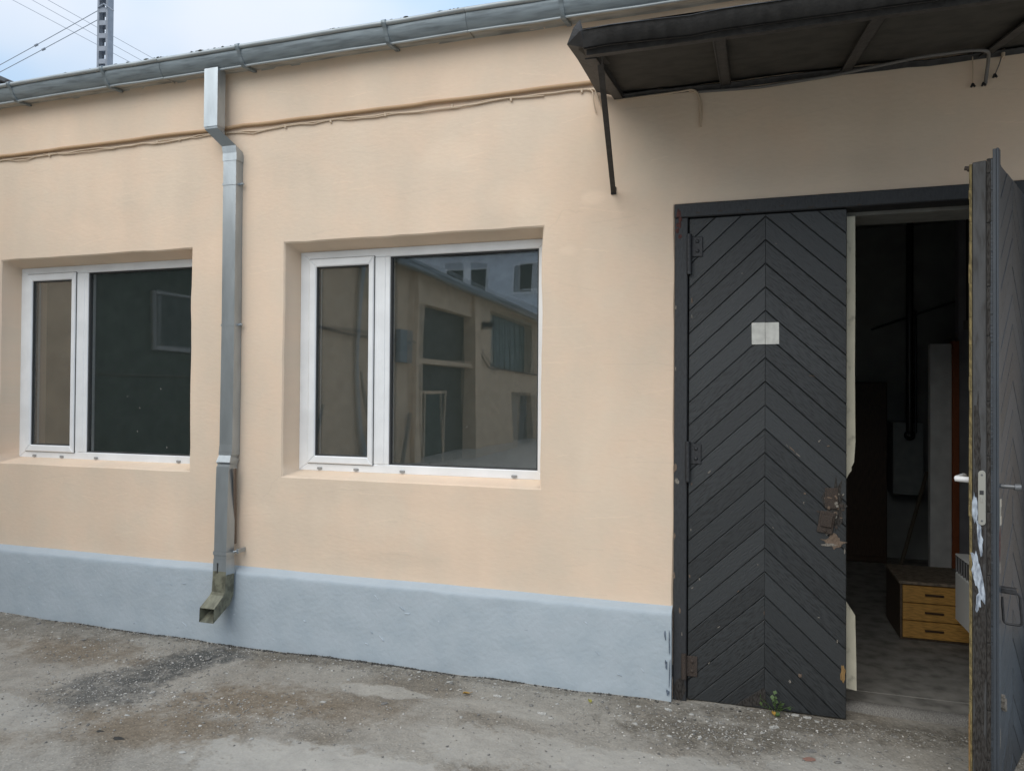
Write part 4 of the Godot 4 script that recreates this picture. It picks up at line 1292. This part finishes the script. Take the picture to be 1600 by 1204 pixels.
# ------------------------------------------------------------------ inside the hall
func hall() -> void:
	var d := thing("drawer_unit", "low wooden chest of three orange drawers standing in the dark doorway", "drawer unit", Vector3(0.796, 0.0305, -1.53))
	var st := begin()
	box(st, Vector3(0.0, 0.012, 0.0), Vector3(0.012, 0.300, 0.405), 0.001)
	box(st, Vector3(0.353, 0.0, 0.0), Vector3(0.368, 0.300, 0.405), 0.001)
	box(st, Vector3(0.0125, 0.012, 0.0), Vector3(0.3525, 0.300, 0.39), 0.001)
	box(st, Vector3(0.004, 0.0, 0.01), Vector3(0.352, 0.0115, 0.395), 0.001)
	obj("carcass", st, M.drawer_carcass, d)
	st = begin()
	box(st, Vector3(-0.008, 0.301, -0.01), Vector3(0.376, 0.317, 0.415), 0.002)
	obj("top", st, M.drawer_top, d)
	for k in 3:
		var f := part("drawer", null, null, d)
		st = begin()
		box(st, Vector3(0.013, 0.0, 0.392), Vector3(0.352, 0.0895, 0.408), 0.0015)
		st.generate_normals()
		f.mesh = st.commit()
		f.material_override = M.drawer_front
		f.position.y = 0.016 + 0.0945 * k
		st = begin()
		box(st, Vector3(0.118, 0.040, 0.408), Vector3(0.208, 0.050, 0.418), 0.002)
		obj("handle", st, M.drawer_handle, f)
	var h := thing("convector_heater", "white convector heater with slotted top partly hidden behind the open door leaf", "heater", Vector3(0.98, 0.25, -0.80))
	st = begin()
	box(st, Vector3(0.0, 0.0, 0.0), Vector3(0.08, 0.235, 0.46), 0.006)
	obj("body", st, M.heater_white, h)
	st = begin()
	box(st, Vector3(0.006, 0.2355, 0.002), Vector3(0.08, 0.312, 0.458), 0.004)
	obj("grille_back", st, M.gasket, h)
	for k in 11:
		st = begin()
		box(st, Vector3(0.0, 0.236, 0.004 + 0.044 * k), Vector3(0.006, 0.310, 0.014 + 0.044 * k), 0.001)
		obj("grille_bar", st, M.heater_grille, h)
	st = begin()
	box(st, Vector3(0.0, 0.3125, 0.0), Vector3(0.08, 0.322, 0.46), 0.003)
	obj("top", st, M.heater_white, h)
	st = begin()
	box(st, Vector3(0.0805, 0.05, 0.1), Vector3(0.1045, 0.2, 0.36), 0.002)
	obj("bracket", st, M.heater_grille, h)
	st = begin()
	tube(st, round_path([Vector3(1.203, 2.70, -3.02), Vector3(1.203, 1.035, -3.02), Vector3(1.203, 1.03, -3.06)], 0.01), 0.026, 14)
	tube(st, [Vector3(1.248, 2.0, -3.04), Vector3(1.248, 1.06, -3.04)], 0.010, 8)
	ball(st, Vector3(1.203, 1.04, -3.02), 0.040)
	tag(obj("stove_pipe", st, M.flue_black), "glossy black pipe with a round elbow hanging on the rear wall of the hall", "pipe")
	st = begin()
	box(st, Vector3(1.10, 0.575, -3.34), Vector3(1.315, 1.137, -3.08), 0.006)
	box(st, Vector3(1.11, 0.60, -3.081), Vector3(1.305, 1.12, -3.074), 0.002)
	tag(obj("wall_box", st, M.box_grey), "pale grey metal box on the rear wall below the black pipe", "cabinet")
	st = begin()
	tube(st, [Vector3(0.985, 0.031, -2.35), Vector3(1.275, 0.76, -2.82), Vector3(1.282, 0.777, -2.83)], 0.014, 8)
	tag(obj("leaning_stick", st, M.stick_wood), "wooden stick leaning in the dark behind the chest of drawers", "stick")
	var cb := thing("cupboard", "dark brown wooden cupboard at the left in the dark hall", "cupboard", Vector3(0.40, 0.031, -3.34))
	st = begin()
	box(st, Vector3(0, 0, 0), Vector3(0.66, 1.42, 0.24), 0.004)
	obj("carcass", st, M.brown_cupboard, cb)
	for k in 2:
		st = begin()
		box(st, Vector3(0.006 + 0.327 * k, 0.05, 0.241), Vector3(0.326 + 0.327 * k, 1.41, 0.256), 0.002)
		obj("door", st, M.brown_cupboard, cb)
	st = begin()
	tube(st, [Vector3(0.98, 1.885, -3.34), Vector3(1.45, 2.05, -3.335), Vector3(1.9, 2.2, -3.33)], 0.009, 8)
	tag(obj("sloping_pipe", st, M.cable_black), "thin dark pipe sloping across the rear wall of the hall", "pipe")
	var s := thing("socket_cable", "black cable ending in a small dark socket beside the orange door frame", "cable", Vector3(1.385, 1.90, -2.205))
	st = begin()
	tube(st, [Vector3(0, 0.72, 0), Vector3(0, -0.06, 0)], 0.006, 6)
	obj("strand", st, M.cable_black, s)
	st = begin()
	box(st, Vector3(-0.022, -0.12, -0.004), Vector3(0.022, -0.06, 0.022), 0.004)
	obj("socket", st, M.cable_grey, s)

# ------------------------------------------------------------------ ground
func yard_height(x: float, z: float) -> float:
	var y := 0.010 + 0.018 * smoothstep(-2.9, -4.4, x) * smoothstep(0.9, 0.0, z) + nz.get_noise_2d(x * 1.6, z * 1.6 + 40.0) * 0.010 + nz.get_noise_2d(x * 7.0, z * 7.0 + 20.0) * 0.0035
	return maxf(y, 0.002)

func ground() -> void:
	var st := begin()
	var w := 400.0
	quad(st, Vector3(-w, -0.02, -w), Vector3(w, -0.02, -w), Vector3(w, -0.02, w), Vector3(-w, -0.02, w), Vector3.UP)
	var g := obj("ground", st, M.far_ground)
	g.set_meta("kind", "structure")
	st = begin()
	st.set_smooth_group(1)
	var xs := cuts(-6.2, 4.0, 0.045, [])
	var zs := cuts(-0.11, 1.7, 0.04, [])
	zs += [2.4, 3.6, 6.0]
	for i in xs.size() - 1:
		for j in zs.size() - 1:
			var q: Array[Vector3] = []
			for c in [[0, 0], [1, 0], [1, 1], [0, 1]]:
				var x: float = xs[i + c[0]]
				var z: float = zs[j + c[1]]
				q.append(Vector3(x, yard_height(x, z), z))
			for t in [[0, 1, 2], [0, 2, 3]]:
				for k in t:
					st.set_uv(Vector2(q[k].x, -q[k].z))
					st.add_vertex(q[k])
	g = obj("yard_pavement", st, M.yard)
	g.set_meta("kind", "structure")

func stone_mesh(sd: int, flat: float) -> ArrayMesh:
	var r := RandomNumberGenerator.new()
	r.seed = sd
	var q := SphereMesh.new()
	q.radius = 1.0
	q.height = 2.0
	q.radial_segments = 7
	q.rings = 3
	var a := q.get_mesh_arrays()
	var v: PackedVector3Array = a[Mesh.ARRAY_VERTEX]
	var n := noise(sd, 0.7, 2)
	for i in v.size():
		v[i] = v[i] * (1.0 + n.get_noise_3dv(v[i]) * 0.7)
		v[i].y *= flat
	a[Mesh.ARRAY_VERTEX] = v
	var m := ArrayMesh.new()
	m.add_surface_from_arrays(Mesh.PRIMITIVE_TRIANGLES, a)
	var st := SurfaceTool.new()
	st.create_from(m, 0)
	st.generate_normals()
	return st.commit()

func debris() -> void:
	var r := RandomNumberGenerator.new()
	r.seed = 2024
	# countless grit
	var mm := MultiMesh.new()
	mm.transform_format = MultiMesh.TRANSFORM_3D
	mm.use_colors = true
	mm.mesh = stone_mesh(4, 0.55)
	var spots := [[-2.62, 0.35, 0.20, 0.30, 900], [-2.75, 0.72, 0.26, 0.16, 900], [-2.1, 0.72, 0.40, 0.16, 800], [-0.1, 0.28, 0.35, 0.12, 1100], [0.35, 0.08, 0.5, 0.07, 500], [-3.2, 0.3, 0.6, 0.25, 900], [-1.5, 0.12, 0.8, 0.06, 700], [-3.2, 0.07, 0.9, 0.03, 500], [-1.2, 0.4, 1.4, 0.35, 1300], [0.55, 0.2, 0.4, 0.2, 300], [-2.7, 1.0, 0.3, 0.10, 200], [-1.9, 0.052, 0.45, 0.012, 900], [-3.0, 0.052, 0.6, 0.010, 500], [-1.0, 0.052, 0.6, 0.009, 350]]
	var total := 0
	for s in spots:
		total += s[4]
	mm.instance_count = total
	var i := 0
	for s in spots:
		for k in s[4]:
			var x: float = s[0] + r.randfn() * s[2] * 0.7
			var z: float = maxf(0.055 if x < -0.3 else 0.02, s[1] + r.randfn() * s[3] * 0.7)
			var q: float = (0.0011 + 0.0028 * pow(r.randf(), 2.6)) * (1.6 if s[3] < 0.02 else 1.35)
			var b := Basis.from_euler(Vector3(r.randf_range(-0.4, 0.4), r.randf() * TAU, r.randf_range(-0.4, 0.4))).scaled_local(Vector3(q, q, q) * Vector3(r.randf_range(0.8, 1.5), 1, 1))
			mm.set_instance_transform(i, Transform3D(b, Vector3(x, yard_height(x, z) + q * 0.2, z)))
			var t: float = r.randf()
			var fringe: bool = s[3] < 0.02
			if fringe:
				t = 0.0
			var v: float = (lerpf(0.03, 0.10, r.randf()) if fringe else lerpf(0.12, 0.36, r.randf())) if t < 0.78 else lerpf(0.32, 0.58, r.randf())
			mm.set_instance_color(i, Color(v, v * 0.96, v * 0.88))
			i += 1
	var mi := MultiMeshInstance3D.new()
	mi.multimesh = mm
	mi.material_override = M.grit
	mi.name = "grit"
	add_child(mi, true)
	mi.set_meta("kind", "stuff")
	tag(mi, "fine loose grit scattered over the yard along the wall", "gravel")
	# chips one can count: x, z, length, tone
	var chips := [[-1.973, 1.07, 0.011, 0], [-0.556, 0.197, 0.008, 1], [-1.483, 0.17, 0.007, 0], [-1.481, 0.075, 0.008, 0], [-1.464, 0.461, 0.014, 1], [-0.975, 0.377, 0.010, 0], [-0.866, 0.274, 0.013, 1], [-0.76, 0.357, 0.010, 0], [-0.212, 0.141, 0.009, 0], [-0.035, 0.114, 0.007, 1], [0.112, 0.175, 0.013, 1], [-3.884, 0.256, 0.010, 0], [-3.354, 0.243, 0.011, 1], [-3.822, 0.115, 0.012, 1], [-2.546, 0.25, 0.014, 1], [-2.567, 0.131, 0.010, 1], [-2.787, 0.35, 0.009, 0], [-2.016, 0.349, 0.007, 0], [-1.726, 0.515, 0.010, 0], [-1.483, 0.72, 0.009, 1], [-1.053, 0.741, 0.007, 0], [-1.108, 0.473, 0.012, 0], [-0.635, 0.436, 0.008, 1], [0.751, 0.217, 0.009, 1], [0.323, 0.384, 0.012, 1], [0.562, 0.094, 0.009, 1], [-3.10, 0.17, 0.010, 0], [-2.95, 0.42, 0.009, 0], [-2.50, 0.66, 0.012, 0], [-1.95, 0.18, 0.008, 0], [-1.30, 0.14, 0.009, 0], [-0.42, 0.30, 0.012, 0], [0.02, 0.30, 0.012, 0], [0.20, 0.02, 0.013, 0], [0.28, 0.06, 0.010, 0], [-0.28, 0.36, 0.009, 0], [-2.42, 0.88, 0.010, 0], [-1.80, 0.90, 0.008, 0]]
	for k in 46:
		var cl: Array = [[-1.15, 0.13, 0.35, 0.05], [-0.75, 0.22, 0.35, 0.09], [-0.15, 0.25, 0.3, 0.10], [-3.3, 0.2, 0.5, 0.12], [-2.4, 0.6, 0.4, 0.25], [-1.6, 0.25, 0.5, 0.12]][k % 6]
		chips.append([cl[0] + r.randfn() * cl[2], maxf(0.065, cl[1] + r.randfn() * cl[3]), r.randf_range(0.0045, 0.009), 0 if r.randf() < 0.55 else 1])
	var proto: Array = []
	for k in 5:
		proto.append(stone_mesh(60 + k, 0.34))
	for k in chips.size():
		var c = chips[k]
		var o := MeshInstance3D.new()
		o.mesh = proto[k % 5]
		o.material_override = M.chip_pale if c[3] == 0 else M.chip_grey
		o.name = numbered("stone_chip")
		add_child(o, true)
		c[2] *= 1.3
		o.scale = Vector3(c[2], c[2] * 0.8, c[2] * r.randf_range(0.5, 0.9))
		o.rotation.y = r.randf() * TAU
		o.position = Vector3(c[0], yard_height(c[0], c[1]) + 0.001, c[1])
		tag(o, "small pale chip of stone or plaster lying on the yard" if c[3] == 0 else "small grey chip of stone lying on the yard", "stone", "pale chips on the yard" if c[3] == 0 else "grey chips on the yard")
	for c in [[-2.28, 1.06, 0.016, "dark lump of dirt on the yard in the lower left corner"], [-2.40, 1.03, 0.012, "second smaller dark lump of dirt in the lower left corner"]]:
		var o := MeshInstance3D.new()
		o.mesh = proto[2]
		o.material_override = M.chip_dark
		o.name = numbered("dirt_lump")
		add_child(o, true)
		o.scale = Vector3(c[2] * 1.6, c[2] * 0.6, c[2])
		o.position = Vector3(c[0], yard_height(c[0], c[1]), c[1])
		tag(o, c[3], "dirt")
	# white shards close to the door
	for c in [[-0.429, 0.148, 0.016, 0.2, "pale pointed shard lying on the yard near the end of the plinth"], [-0.305, 0.125, 0.017, -0.2, "longer white shard lying on the yard just left of the door frame"], [-0.165, 0.345, 0.012, 0.9, "white shard on the dark gritty patch before the door"], [0.245, 0.035, 0.018, 0.1, "flat grey white flake at the foot of the closed leaf, right end"], [0.115, 0.17, 0.020, 0.5, "broad grey white flake lying in front of the weed"], [-0.80, 0.33, 0.020, 0.0, "flat pale flake on the yard midway below the right window and the door"], [-1.03, 0.24, 0.022, 0.1, "long pale flake near the fallen yellow leaf"]]:
		var o := thing("shard", c[4], "shard", Vector3(c[0], yard_height(c[0], c[1]) + 0.003, c[1]), c[3])
		var st := begin()
		slab(st, blob(0, 0, c[2], c[2] * 0.45, int(c[2] * 10000), 7, 0.4), -0.003, 0.002, 0.0008, Transform3D(Basis(Vector3.RIGHT, -PI / 2 + 0.15), Vector3.ZERO))
		obj("flake", st, M.chip_pale, o)
	for c in [[0.235, 0.335, 0.024, "chip_grey", "flat grey slip of card on the yard before the doorway"], [0.225, 0.40, 0.024, "red_slip", "flat reddish slip of card on the yard before the doorway"]]:
		var o := thing("card_slip", c[4], "card", Vector3(c[0], yard_height(c[0], c[1]) + 0.004, c[1]), 0.3)
		var st := begin()
		slab(st, blob(0, 0, c[2], c[2] * 0.5, 77, 9, 0.2), -0.003, 0.001, 0.0004, Transform3D(Basis(Vector3.RIGHT, -PI / 2), Vector3.ZERO))
		obj("slip", st, M[c[3]], o)
	# fallen leaves
	for c in [[-1.168, 0.254, 0.017, "leaf_yellow", "fallen orange yellow leaf on the yard below the right window"], [-0.634, 0.166, 0.012, "leaf_olive", "small fallen olive leaf on the yard near the end of the plinth"], [0.115, 0.055, 0.012, "leaf_yellow", "small yellow leaf lying by the weed at the foot of the door"]]:
		var o := thing("fallen_leaf", c[4], "leaf", Vector3(c[0], yard_height(c[0], c[1]) + 0.006, c[1]), r.randf() * TAU)
		var st := begin()
		st.set_smooth_group(1)
		var L: float = c[2]
		var rim := [Vector3(-L, 0.002, 0), Vector3(-L * 0.5, 0.003, L * 0.6), Vector3(L * 0.2, 0.006, L * 0.75), Vector3(L * 0.75, 0.008, L * 0.4), Vector3(L * 1.15, 0.004, 0), Vector3(L * 0.75, 0.012, -L * 0.4), Vector3(L * 0.2, 0.009, -L * 0.7), Vector3(-L * 0.5, 0.004, -L * 0.6)]
		for k in rim.size():
			tri(st, Vector3.ZERO, rim[k], rim[(k + 1) % rim.size()], Vector3.UP)
		obj("blade", st, M[c[3]], o)
		st = begin()
		tube(st, [Vector3(-L * 0.9, 0.002, 0), Vector3(-L * 1.7, 0.003, 0.003)], 0.0008, 5)
		obj("stalk", st, M[c[3]], o)
	# weed at the foot of the leaf
	var wd := thing("weed", "little green weed growing at the foot of the black door leaf", "weed", Vector3(0.125, 0.012, 0.030))
	for k in 9:
		var a := r.randf() * TAU
		var tilt := r.randf_range(0.15, 1.1)
		var dv := Vector3(cos(a) * sin(tilt), cos(tilt), absf(sin(a)) * sin(tilt))
		var Ln := r.randf_range(0.04, 0.10)
		var st := begin()
		tube(st, [Vector3.ZERO, dv * Ln * 0.5 + Vector3(0, 0.006, 0), dv * Ln], 0.0012, 5)
		obj("stem", st, M.weed_green, wd)
		for j in 3:
			st = begin()
			var p := dv * Ln * (0.5 + 0.25 * j)
			var sd := dv.cross(Vector3(r.randf_range(-1, 1), r.randf_range(-1, 1), r.randf_range(0.2, 1))).normalized()
			var up := (sd * 0.8 + dv * 0.6).normalized()
			var W := sd.cross(dv).normalized() * r.randf_range(0.006, 0.011)
			var l2 := r.randf_range(0.014, 0.026)
			quad(st, p, p + up * l2 * 0.55 + W, p + up * l2, p + up * l2 * 0.55 - W, up.cross(W))
			obj("leaf", st, M.weed_green, wd)

# ------------------------------------------------------------------ distance
func wire(called: String, a: Vector3, b: Vector3, drop: float, rad: float) -> SurfaceTool:
	var pts: Array = []
	for i in 25:
		var t := i / 24.0
		pts.append(a.lerp(b, t) - Vector3(0, drop * 4.0 * t * (1.0 - t), 0))
	var st := begin()
	tube(st, pts, rad, 6)
	return st

func mast_and_wires() -> void:
	var m := thing("lattice_mast", "tall grey ladder like concrete mast rising behind the roof", "mast", Vector3(-13.25, 0, -9.12), 0.22)
	var hw := 0.122
	var dp := 0.10
	var st := begin()
	for sd in [-1.0, 1.0]:
		st = begin()
		box(st, Vector3(sd * (hw - 0.010) - 0.010, -0.1, -dp), Vector3(sd * (hw - 0.010) + 0.010, 12.0, dp), 0.004)
		for f in [-1.0, 1.0]:
			box(st, Vector3(minf(sd * (hw - 0.0205), sd * (hw - 0.045)), -0.1, f * dp - (0.018 if f > 0 else 0.0)), Vector3(maxf(sd * (hw - 0.0205), sd * (hw - 0.045)), 12.0, f * dp + (0.0 if f > 0 else 0.018)), 0.003)
		obj("leg", st, M.mast_concrete, m)
	for k in 40:
		st = begin()
		var y := 0.6 + k * 0.278
		box(st, Vector3(-hw + 0.046, y, dp - 0.016), Vector3(hw - 0.046, y + 0.105, dp - 0.001), 0.003)
		box(st, Vector3(-hw + 0.046, y, -dp + 0.001), Vector3(hw - 0.046, y + 0.105, -dp + 0.016), 0.003)
		obj("rung", st, M.mast_concrete, m)
	st = begin()
	tube(st, [Vector3(-0.10, 9.60, 0.11), Vector3(0.05, 9.66, 0.13), Vector3(0.27, 9.50, 0.14)], 0.018, 6)
	obj("wire_bracket", st, M.wire, m)
	var ends := [[Vector3(-13.42, 9.59, -9.08), Vector3(-19.6, 6.02, -7.1), Vector3(-14.70, 8.88, -8.70), "upper of the two wires leaving the mast towards the left"], [Vector3(-13.42, 9.39, -9.08), Vector3(-19.6, 5.95, -7.1), Vector3(-14.55, 8.79, -8.76), "lower of the two wires leaving the mast towards the left"]]
	for e in ends:
		var w := thing("overhead_wire", e[3], "wire", Vector3.ZERO, 0.0, "overhead wires")
		obj("strand", wire("strand", e[0], e[1], 0.05, 0.0075), M.wire, w)
		st = begin()
		var dirw: Vector3 = (e[1] - e[0]).normalized()
		var at: Vector3 = e[0] + dirw * (e[2] - e[0]).dot(dirw) + Vector3(0, -0.035, 0)
		tube(st, [at - dirw * 0.04, at + dirw * 0.04], 0.024, 8)
		obj("insulator", st, M.wire, w)
	var far := [[Vector3(-23.77, 14.6, -15.22), Vector3(-19.93, 12.5, -16.46), "lowest of the three thin wires crossing behind the mast"], [Vector3(-23.15, 14.61, -15.41), Vector3(-19.58, 12.57, -16.57), "middle one of the three thin wires crossing behind the mast"], [Vector3(-22.63, 14.61, -15.58), Vector3(-19.2, 12.64, -16.69), "topmost of the three thin wires crossing behind the mast"]]
	for e in far:
		var d: Vector3 = e[1] - e[0]
		tag(obj("overhead_wire", wire("strand", e[0] - d * 1.0, e[1] + d * 2.0, 0.0, 0.0085), M.wire), e[2], "wire", "overhead wires")
	# roof ventilator at the far left
	var v := thing("chimney", "stub of a grey chimney with a flat cap over the gutter at far left", "chimney", Vector3(-7.12, 3.2, -2.1))
	st = begin()
	box(st, Vector3(-0.45, -3.2, -0.3), Vector3(0.14, 1.16, 0.1), 0.01)
	obj("shaft", st, M.grey_render, v)
	st = begin()
	box(st, Vector3(-0.50, 1.161, -0.35), Vector3(0.17, 1.215, 0.14), 0.01)
	obj("cap", st, M.roof_sheet, v)
	st = begin()
	slab(st, PackedVector2Array([Vector2(0.141, 0.4), Vector2(0.141, 1.14), Vector2(0.42, 0.90), Vector2(0.42, 0.4)]), -0.2, 0.06, 0.004)
	obj("flashing", st, M.roof_sheet, v)

func opposite() -> void:
	# the wing at right angles to the workshop, seen mirrored in the window panes
	var b := thing("wing_building", "peach workshop wing across the yard mirrored in the window panes", "building")
	var X := -6.0
	var st := begin()
	var bays := [[0.0, 1.9, 0, 0], [1.9, 4.4, 3.3, 0], [4.4, 9.3, 0, 0], [9.3, 12.2, 3.1, 0], [12.2, 13.6, 0, 0], [13.6, 17.6, 3.45, 1.95], [17.6, 24.0, 0, 0]]
	for y in bays:
		if y[2] == 0:
			box(st, Vector3(X - 0.35, -0.02, y[0] + 0.001), Vector3(X, 3.68, y[1] - 0.001), 0.004)
		else:
			box(st, Vector3(X - 0.35, y[2], y[0]), Vector3(X, 3.68, y[1]), 0.004)
	box(st, Vector3(X - 0.35, 1.35, 13.6), Vector3(X, 1.95, 17.6), 0.004)
	box(st, Vector3(X - 0.35, -0.02, 13.6), Vector3(X, 1.35, 15.5), 0.004)
	box(st, Vector3(X, -0.02, 9.0), Vector3(X + 0.10, 3.67, 9.298), 0.004)
	box(st, Vector3(X, -0.02, 12.202), Vector3(X + 0.10, 3.67, 12.6), 0.004)
	obj("wall", st, M.wing_plaster, b)
	st = begin()
	box(st, Vector3(X - 5.0, -0.02, 0.0), Vector3(X - 0.36, 3.6, 24.0), 0.01)
	obj("core", st, M.interior_dark, b)
	st = begin()
	box(st, Vector3(X - 0.30, -0.01, 1.9), Vector3(X - 0.20, 3.3, 4.4), 0.004)
	var gate := obj("gate", st, M.green_gate, b)
	st = begin()
	box(st, Vector3(X - 0.199, 1.50, 1.95), Vector3(X - 0.188, 1.525, 4.35), 0.003)
	obj("gate_rail", st, M.olive_gate, gate)
	var wn := node("window", b)
	st = begin()
	for q in [[1.80, 1.85, 2.85, 3.9], [2.42, 2.45, 2.85, 3.9], [1.85, 2.42, 2.85, 2.91], [1.85, 2.42, 3.87, 3.9]]:
		box(st, Vector3(X - 0.199, q[0], q[2]), Vector3(X - 0.16, q[1], q[3]), 0.004)
	obj("frame", st, M.cap_grey, wn)
	st = begin()
	box(st, Vector3(X - 0.199, 1.851, 2.911), Vector3(X - 0.18, 2.419, 3.869), 0.001)
	obj("pane", st, M.dark_glass, wn)
	st = begin()
	box(st, Vector3(X - 0.30, -0.01, 9.3), Vector3(X - 0.20, 3.1, 12.2), 0.004)
	gate = obj("gate", st, M.olive_gate, b)
	st = begin()
	box(st, Vector3(X - 0.199, 1.93, 9.3), Vector3(X + 0.02, 2.03, 12.2), 0.004)
	obj("gate_rail", st, M.wing_plaster, gate)
	st = begin()
	for q in [[0.0, 1.32, 9.95, 10.02], [0.0, 1.32, 11.0, 11.07], [1.32, 1.39, 9.95, 11.07]]:
		box(st, Vector3(X - 0.199, q[0], q[2]), Vector3(X - 0.15, q[1], q[3]), 0.004)
	obj("wicket_frame", st, M.wing_plaster, gate)
	st = begin()
	box(st, Vector3(X - 0.199, 0.0, 10.021), Vector3(X - 0.18, 1.319, 10.999), 0.002)
	obj("wicket_door", st, M.green_gate, gate)
	var cw := node("window", b)
	for k in 8:
		st = begin()
		box(st, Vector3(X - 0.30, 1.96, 13.65 + k * 0.495), Vector3(X - 0.26, 3.44, 14.08 + k * 0.495), 0.002)
		obj("pane", st, M.green_glass, cw)
		st = begin()
		box(st, Vector3(X - 0.31, 1.951, 14.081 + k * 0.495), Vector3(X - 0.25, 3.449, 14.144 + k * 0.495), 0.003)
		obj("bar", st, M.green_gate, cw)
	for k in 3:
		st = begin()
		box(st, Vector3(-0.05, 0.0, -0.015), Vector3(0.05, 1.5, 0.015), 0.003, Transform3D(Basis(Vector3.RIGHT, 0.12 + 0.08 * k), Vector3(X - 0.05, 0.0, 16.9 - 0.35 * k)))
		tag(obj("plank", st, M.plank), ["first", "second", "third"][k] + " grey plank from the right leaning in the wing's dark opening", "plank", "planks leaning in the wing's opening")
	st = begin()
	tube(st, [Vector3(X + 0.05, 2.3, 4.6), Vector3(X + 0.05, 2.3, 9.0)], 0.025, 8)
	obj("wall_pipe", st, M.bare_wood, b)
	st = begin()
	tube(st, [Vector3(X + 0.06, 2.32, 12.65), Vector3(X + 0.06, 2.0, 13.3), Vector3(X + 0.06, 1.9, 18.0)], 0.025, 8)
	obj("wall_pipe", st, M.bare_wood, b)
	for q in [[5.4, 1.2, 0.25], [7.6, 1.7, -0.2], [8.4, 1.0, 0.3]]:
		st = begin()
		box(st, Vector3(-0.03, 0.0, -0.03), Vector3(0.03, q[1], 0.03), 0.004, Transform3D(Basis(Vector3.RIGHT, q[2]), Vector3(X + 0.12, 0.0, q[0])))
		obj("leaning_post", st, M.plank, b)
	st = begin()
	box(st, Vector3(X, 1.9, 8.2), Vector3(X + 0.12, 2.5, 8.75), 0.01)
	obj("meter_box", st, M.box_grey, b)
	st = begin()
	box(st, Vector3(X, 2.9, 12.75), Vector3(X + 0.35, 3.05, 12.95), 0.01)
	obj("lamp_arm", st, M.gasket, b)
	st = begin()
	tube(st, [Vector3(X + 0.08, 3.5, 7.1), Vector3(X + 0.08, 0.05, 7.1)], 0.06, 10)
	obj("downpipe", st, M.zinc, b)
	st = begin()
	box(st, Vector3(X - 5.2, 3.681, 0.15), Vector3(X + 0.32, 3.76, 24.2), 0.01)
	box(st, Vector3(X + 0.18, 3.59, 0.15), Vector3(X + 0.32, 3.68, 24.2), 0.02)
	obj("roof", st, M.gutter_zinc, b)
	# apartment block farther away
	var a := thing("apartment_block", "pale blue grey apartment block mirrored at the top of the right window", "building", Vector3(-8.6, 0, 44))
	st = begin()
	box(st, Vector3(-22, -0.02, 0.3), Vector3(3, 11.2, 12.0), 0.02)
	obj("wall", st, M.pale_render, a)
	st = begin()
	box(st, Vector3(-22.4, 11.201, -0.1), Vector3(3.4, 11.5, 12.4), 0.02)
	obj("roof", st, M.roof_sheet, a)
	for fl in 3:
		for k in 5:
			var w := node("window", a, Vector3(-22.0 + k * 5.2, 1.9 + fl * 3.2, 0.3))
			st = begin()
			for q in [[0, 3.3, 0, 0.12], [0, 3.3, 1.88, 2.0], [0, 0.12, 0.121, 1.879], [3.18, 3.3, 0.121, 1.879], [1.5, 2.05, 0.121, 1.879]]:
				box(st, Vector3(q[0], q[2], -0.12), Vector3(q[1], q[3], -0.001), 0.005)
			obj("frame", st, M.white_plastic, w)
			st = begin()
			box(st, Vector3(0.121, 0.121, -0.06), Vector3(1.499, 1.879, -0.002), 0.002)
			obj("pane", st, M.dark_glass, w)
			st = begin()
			box(st, Vector3(2.051, 0.121, -0.06), Vector3(3.179, 1.879, -0.002), 0.002)
			obj("pane", st, M.dark_glass, w)

# ------------------------------------------------------------------
func _ready() -> void:
	# camera
	var cam := Camera3D.new()
	cam.name = "camera"
	add_child(cam)
	cam.position = Vector3(0, 1.335, 3.3)
	cam.rotation_order = EULER_ORDER_YXZ
	cam.rotation_degrees = Vector3(0.6815, 17.6257, 0.3889)
	cam.fov = rad_to_deg(2.0 * atan(602.0 / 1150.0))
	cam.near = 0.05
	cam.far = 600.0
	cam.current = true
	# sky, exposure
	var we := WorldEnvironment.new()
	we.name = "world_environment"
	var env := Environment.new()
	env.background_mode = Environment.BG_SKY
	var sky := Sky.new()
	var sm := PanoramaSkyMaterial.new()
	sm.panorama = sky_texture()
	sm.energy_multiplier = 0.75
	sky.sky_material = sm
	env.sky = sky
	env.background_energy_multiplier = 1.0
	env.tonemap_mode = Environment.TONE_MAPPER_LINEAR
	env.tonemap_exposure = 1.26
	env.sdfgi_enabled = true
	env.ssao_enabled = true
	env.ssil_enabled = true
	we.environment = env
	add_child(we)
	# overcast sun
	var sun := DirectionalLight3D.new()
	sun.name = "sun"
	sun.light_color = Color(1.0, 0.96, 0.90)
	sun.light_energy = 0.5
	sun.light_angular_distance = 60.0
	sun.shadow_enabled = true
	sun.rotation_degrees = Vector3(-42, -22, 0)
	add_child(sun)
	make_materials()
	ground()
	building()
	gutter()
	downpipe()
	canopy()
	cables()
	card()
	hall()
	opposite()
	mast_and_wires()
	debris()
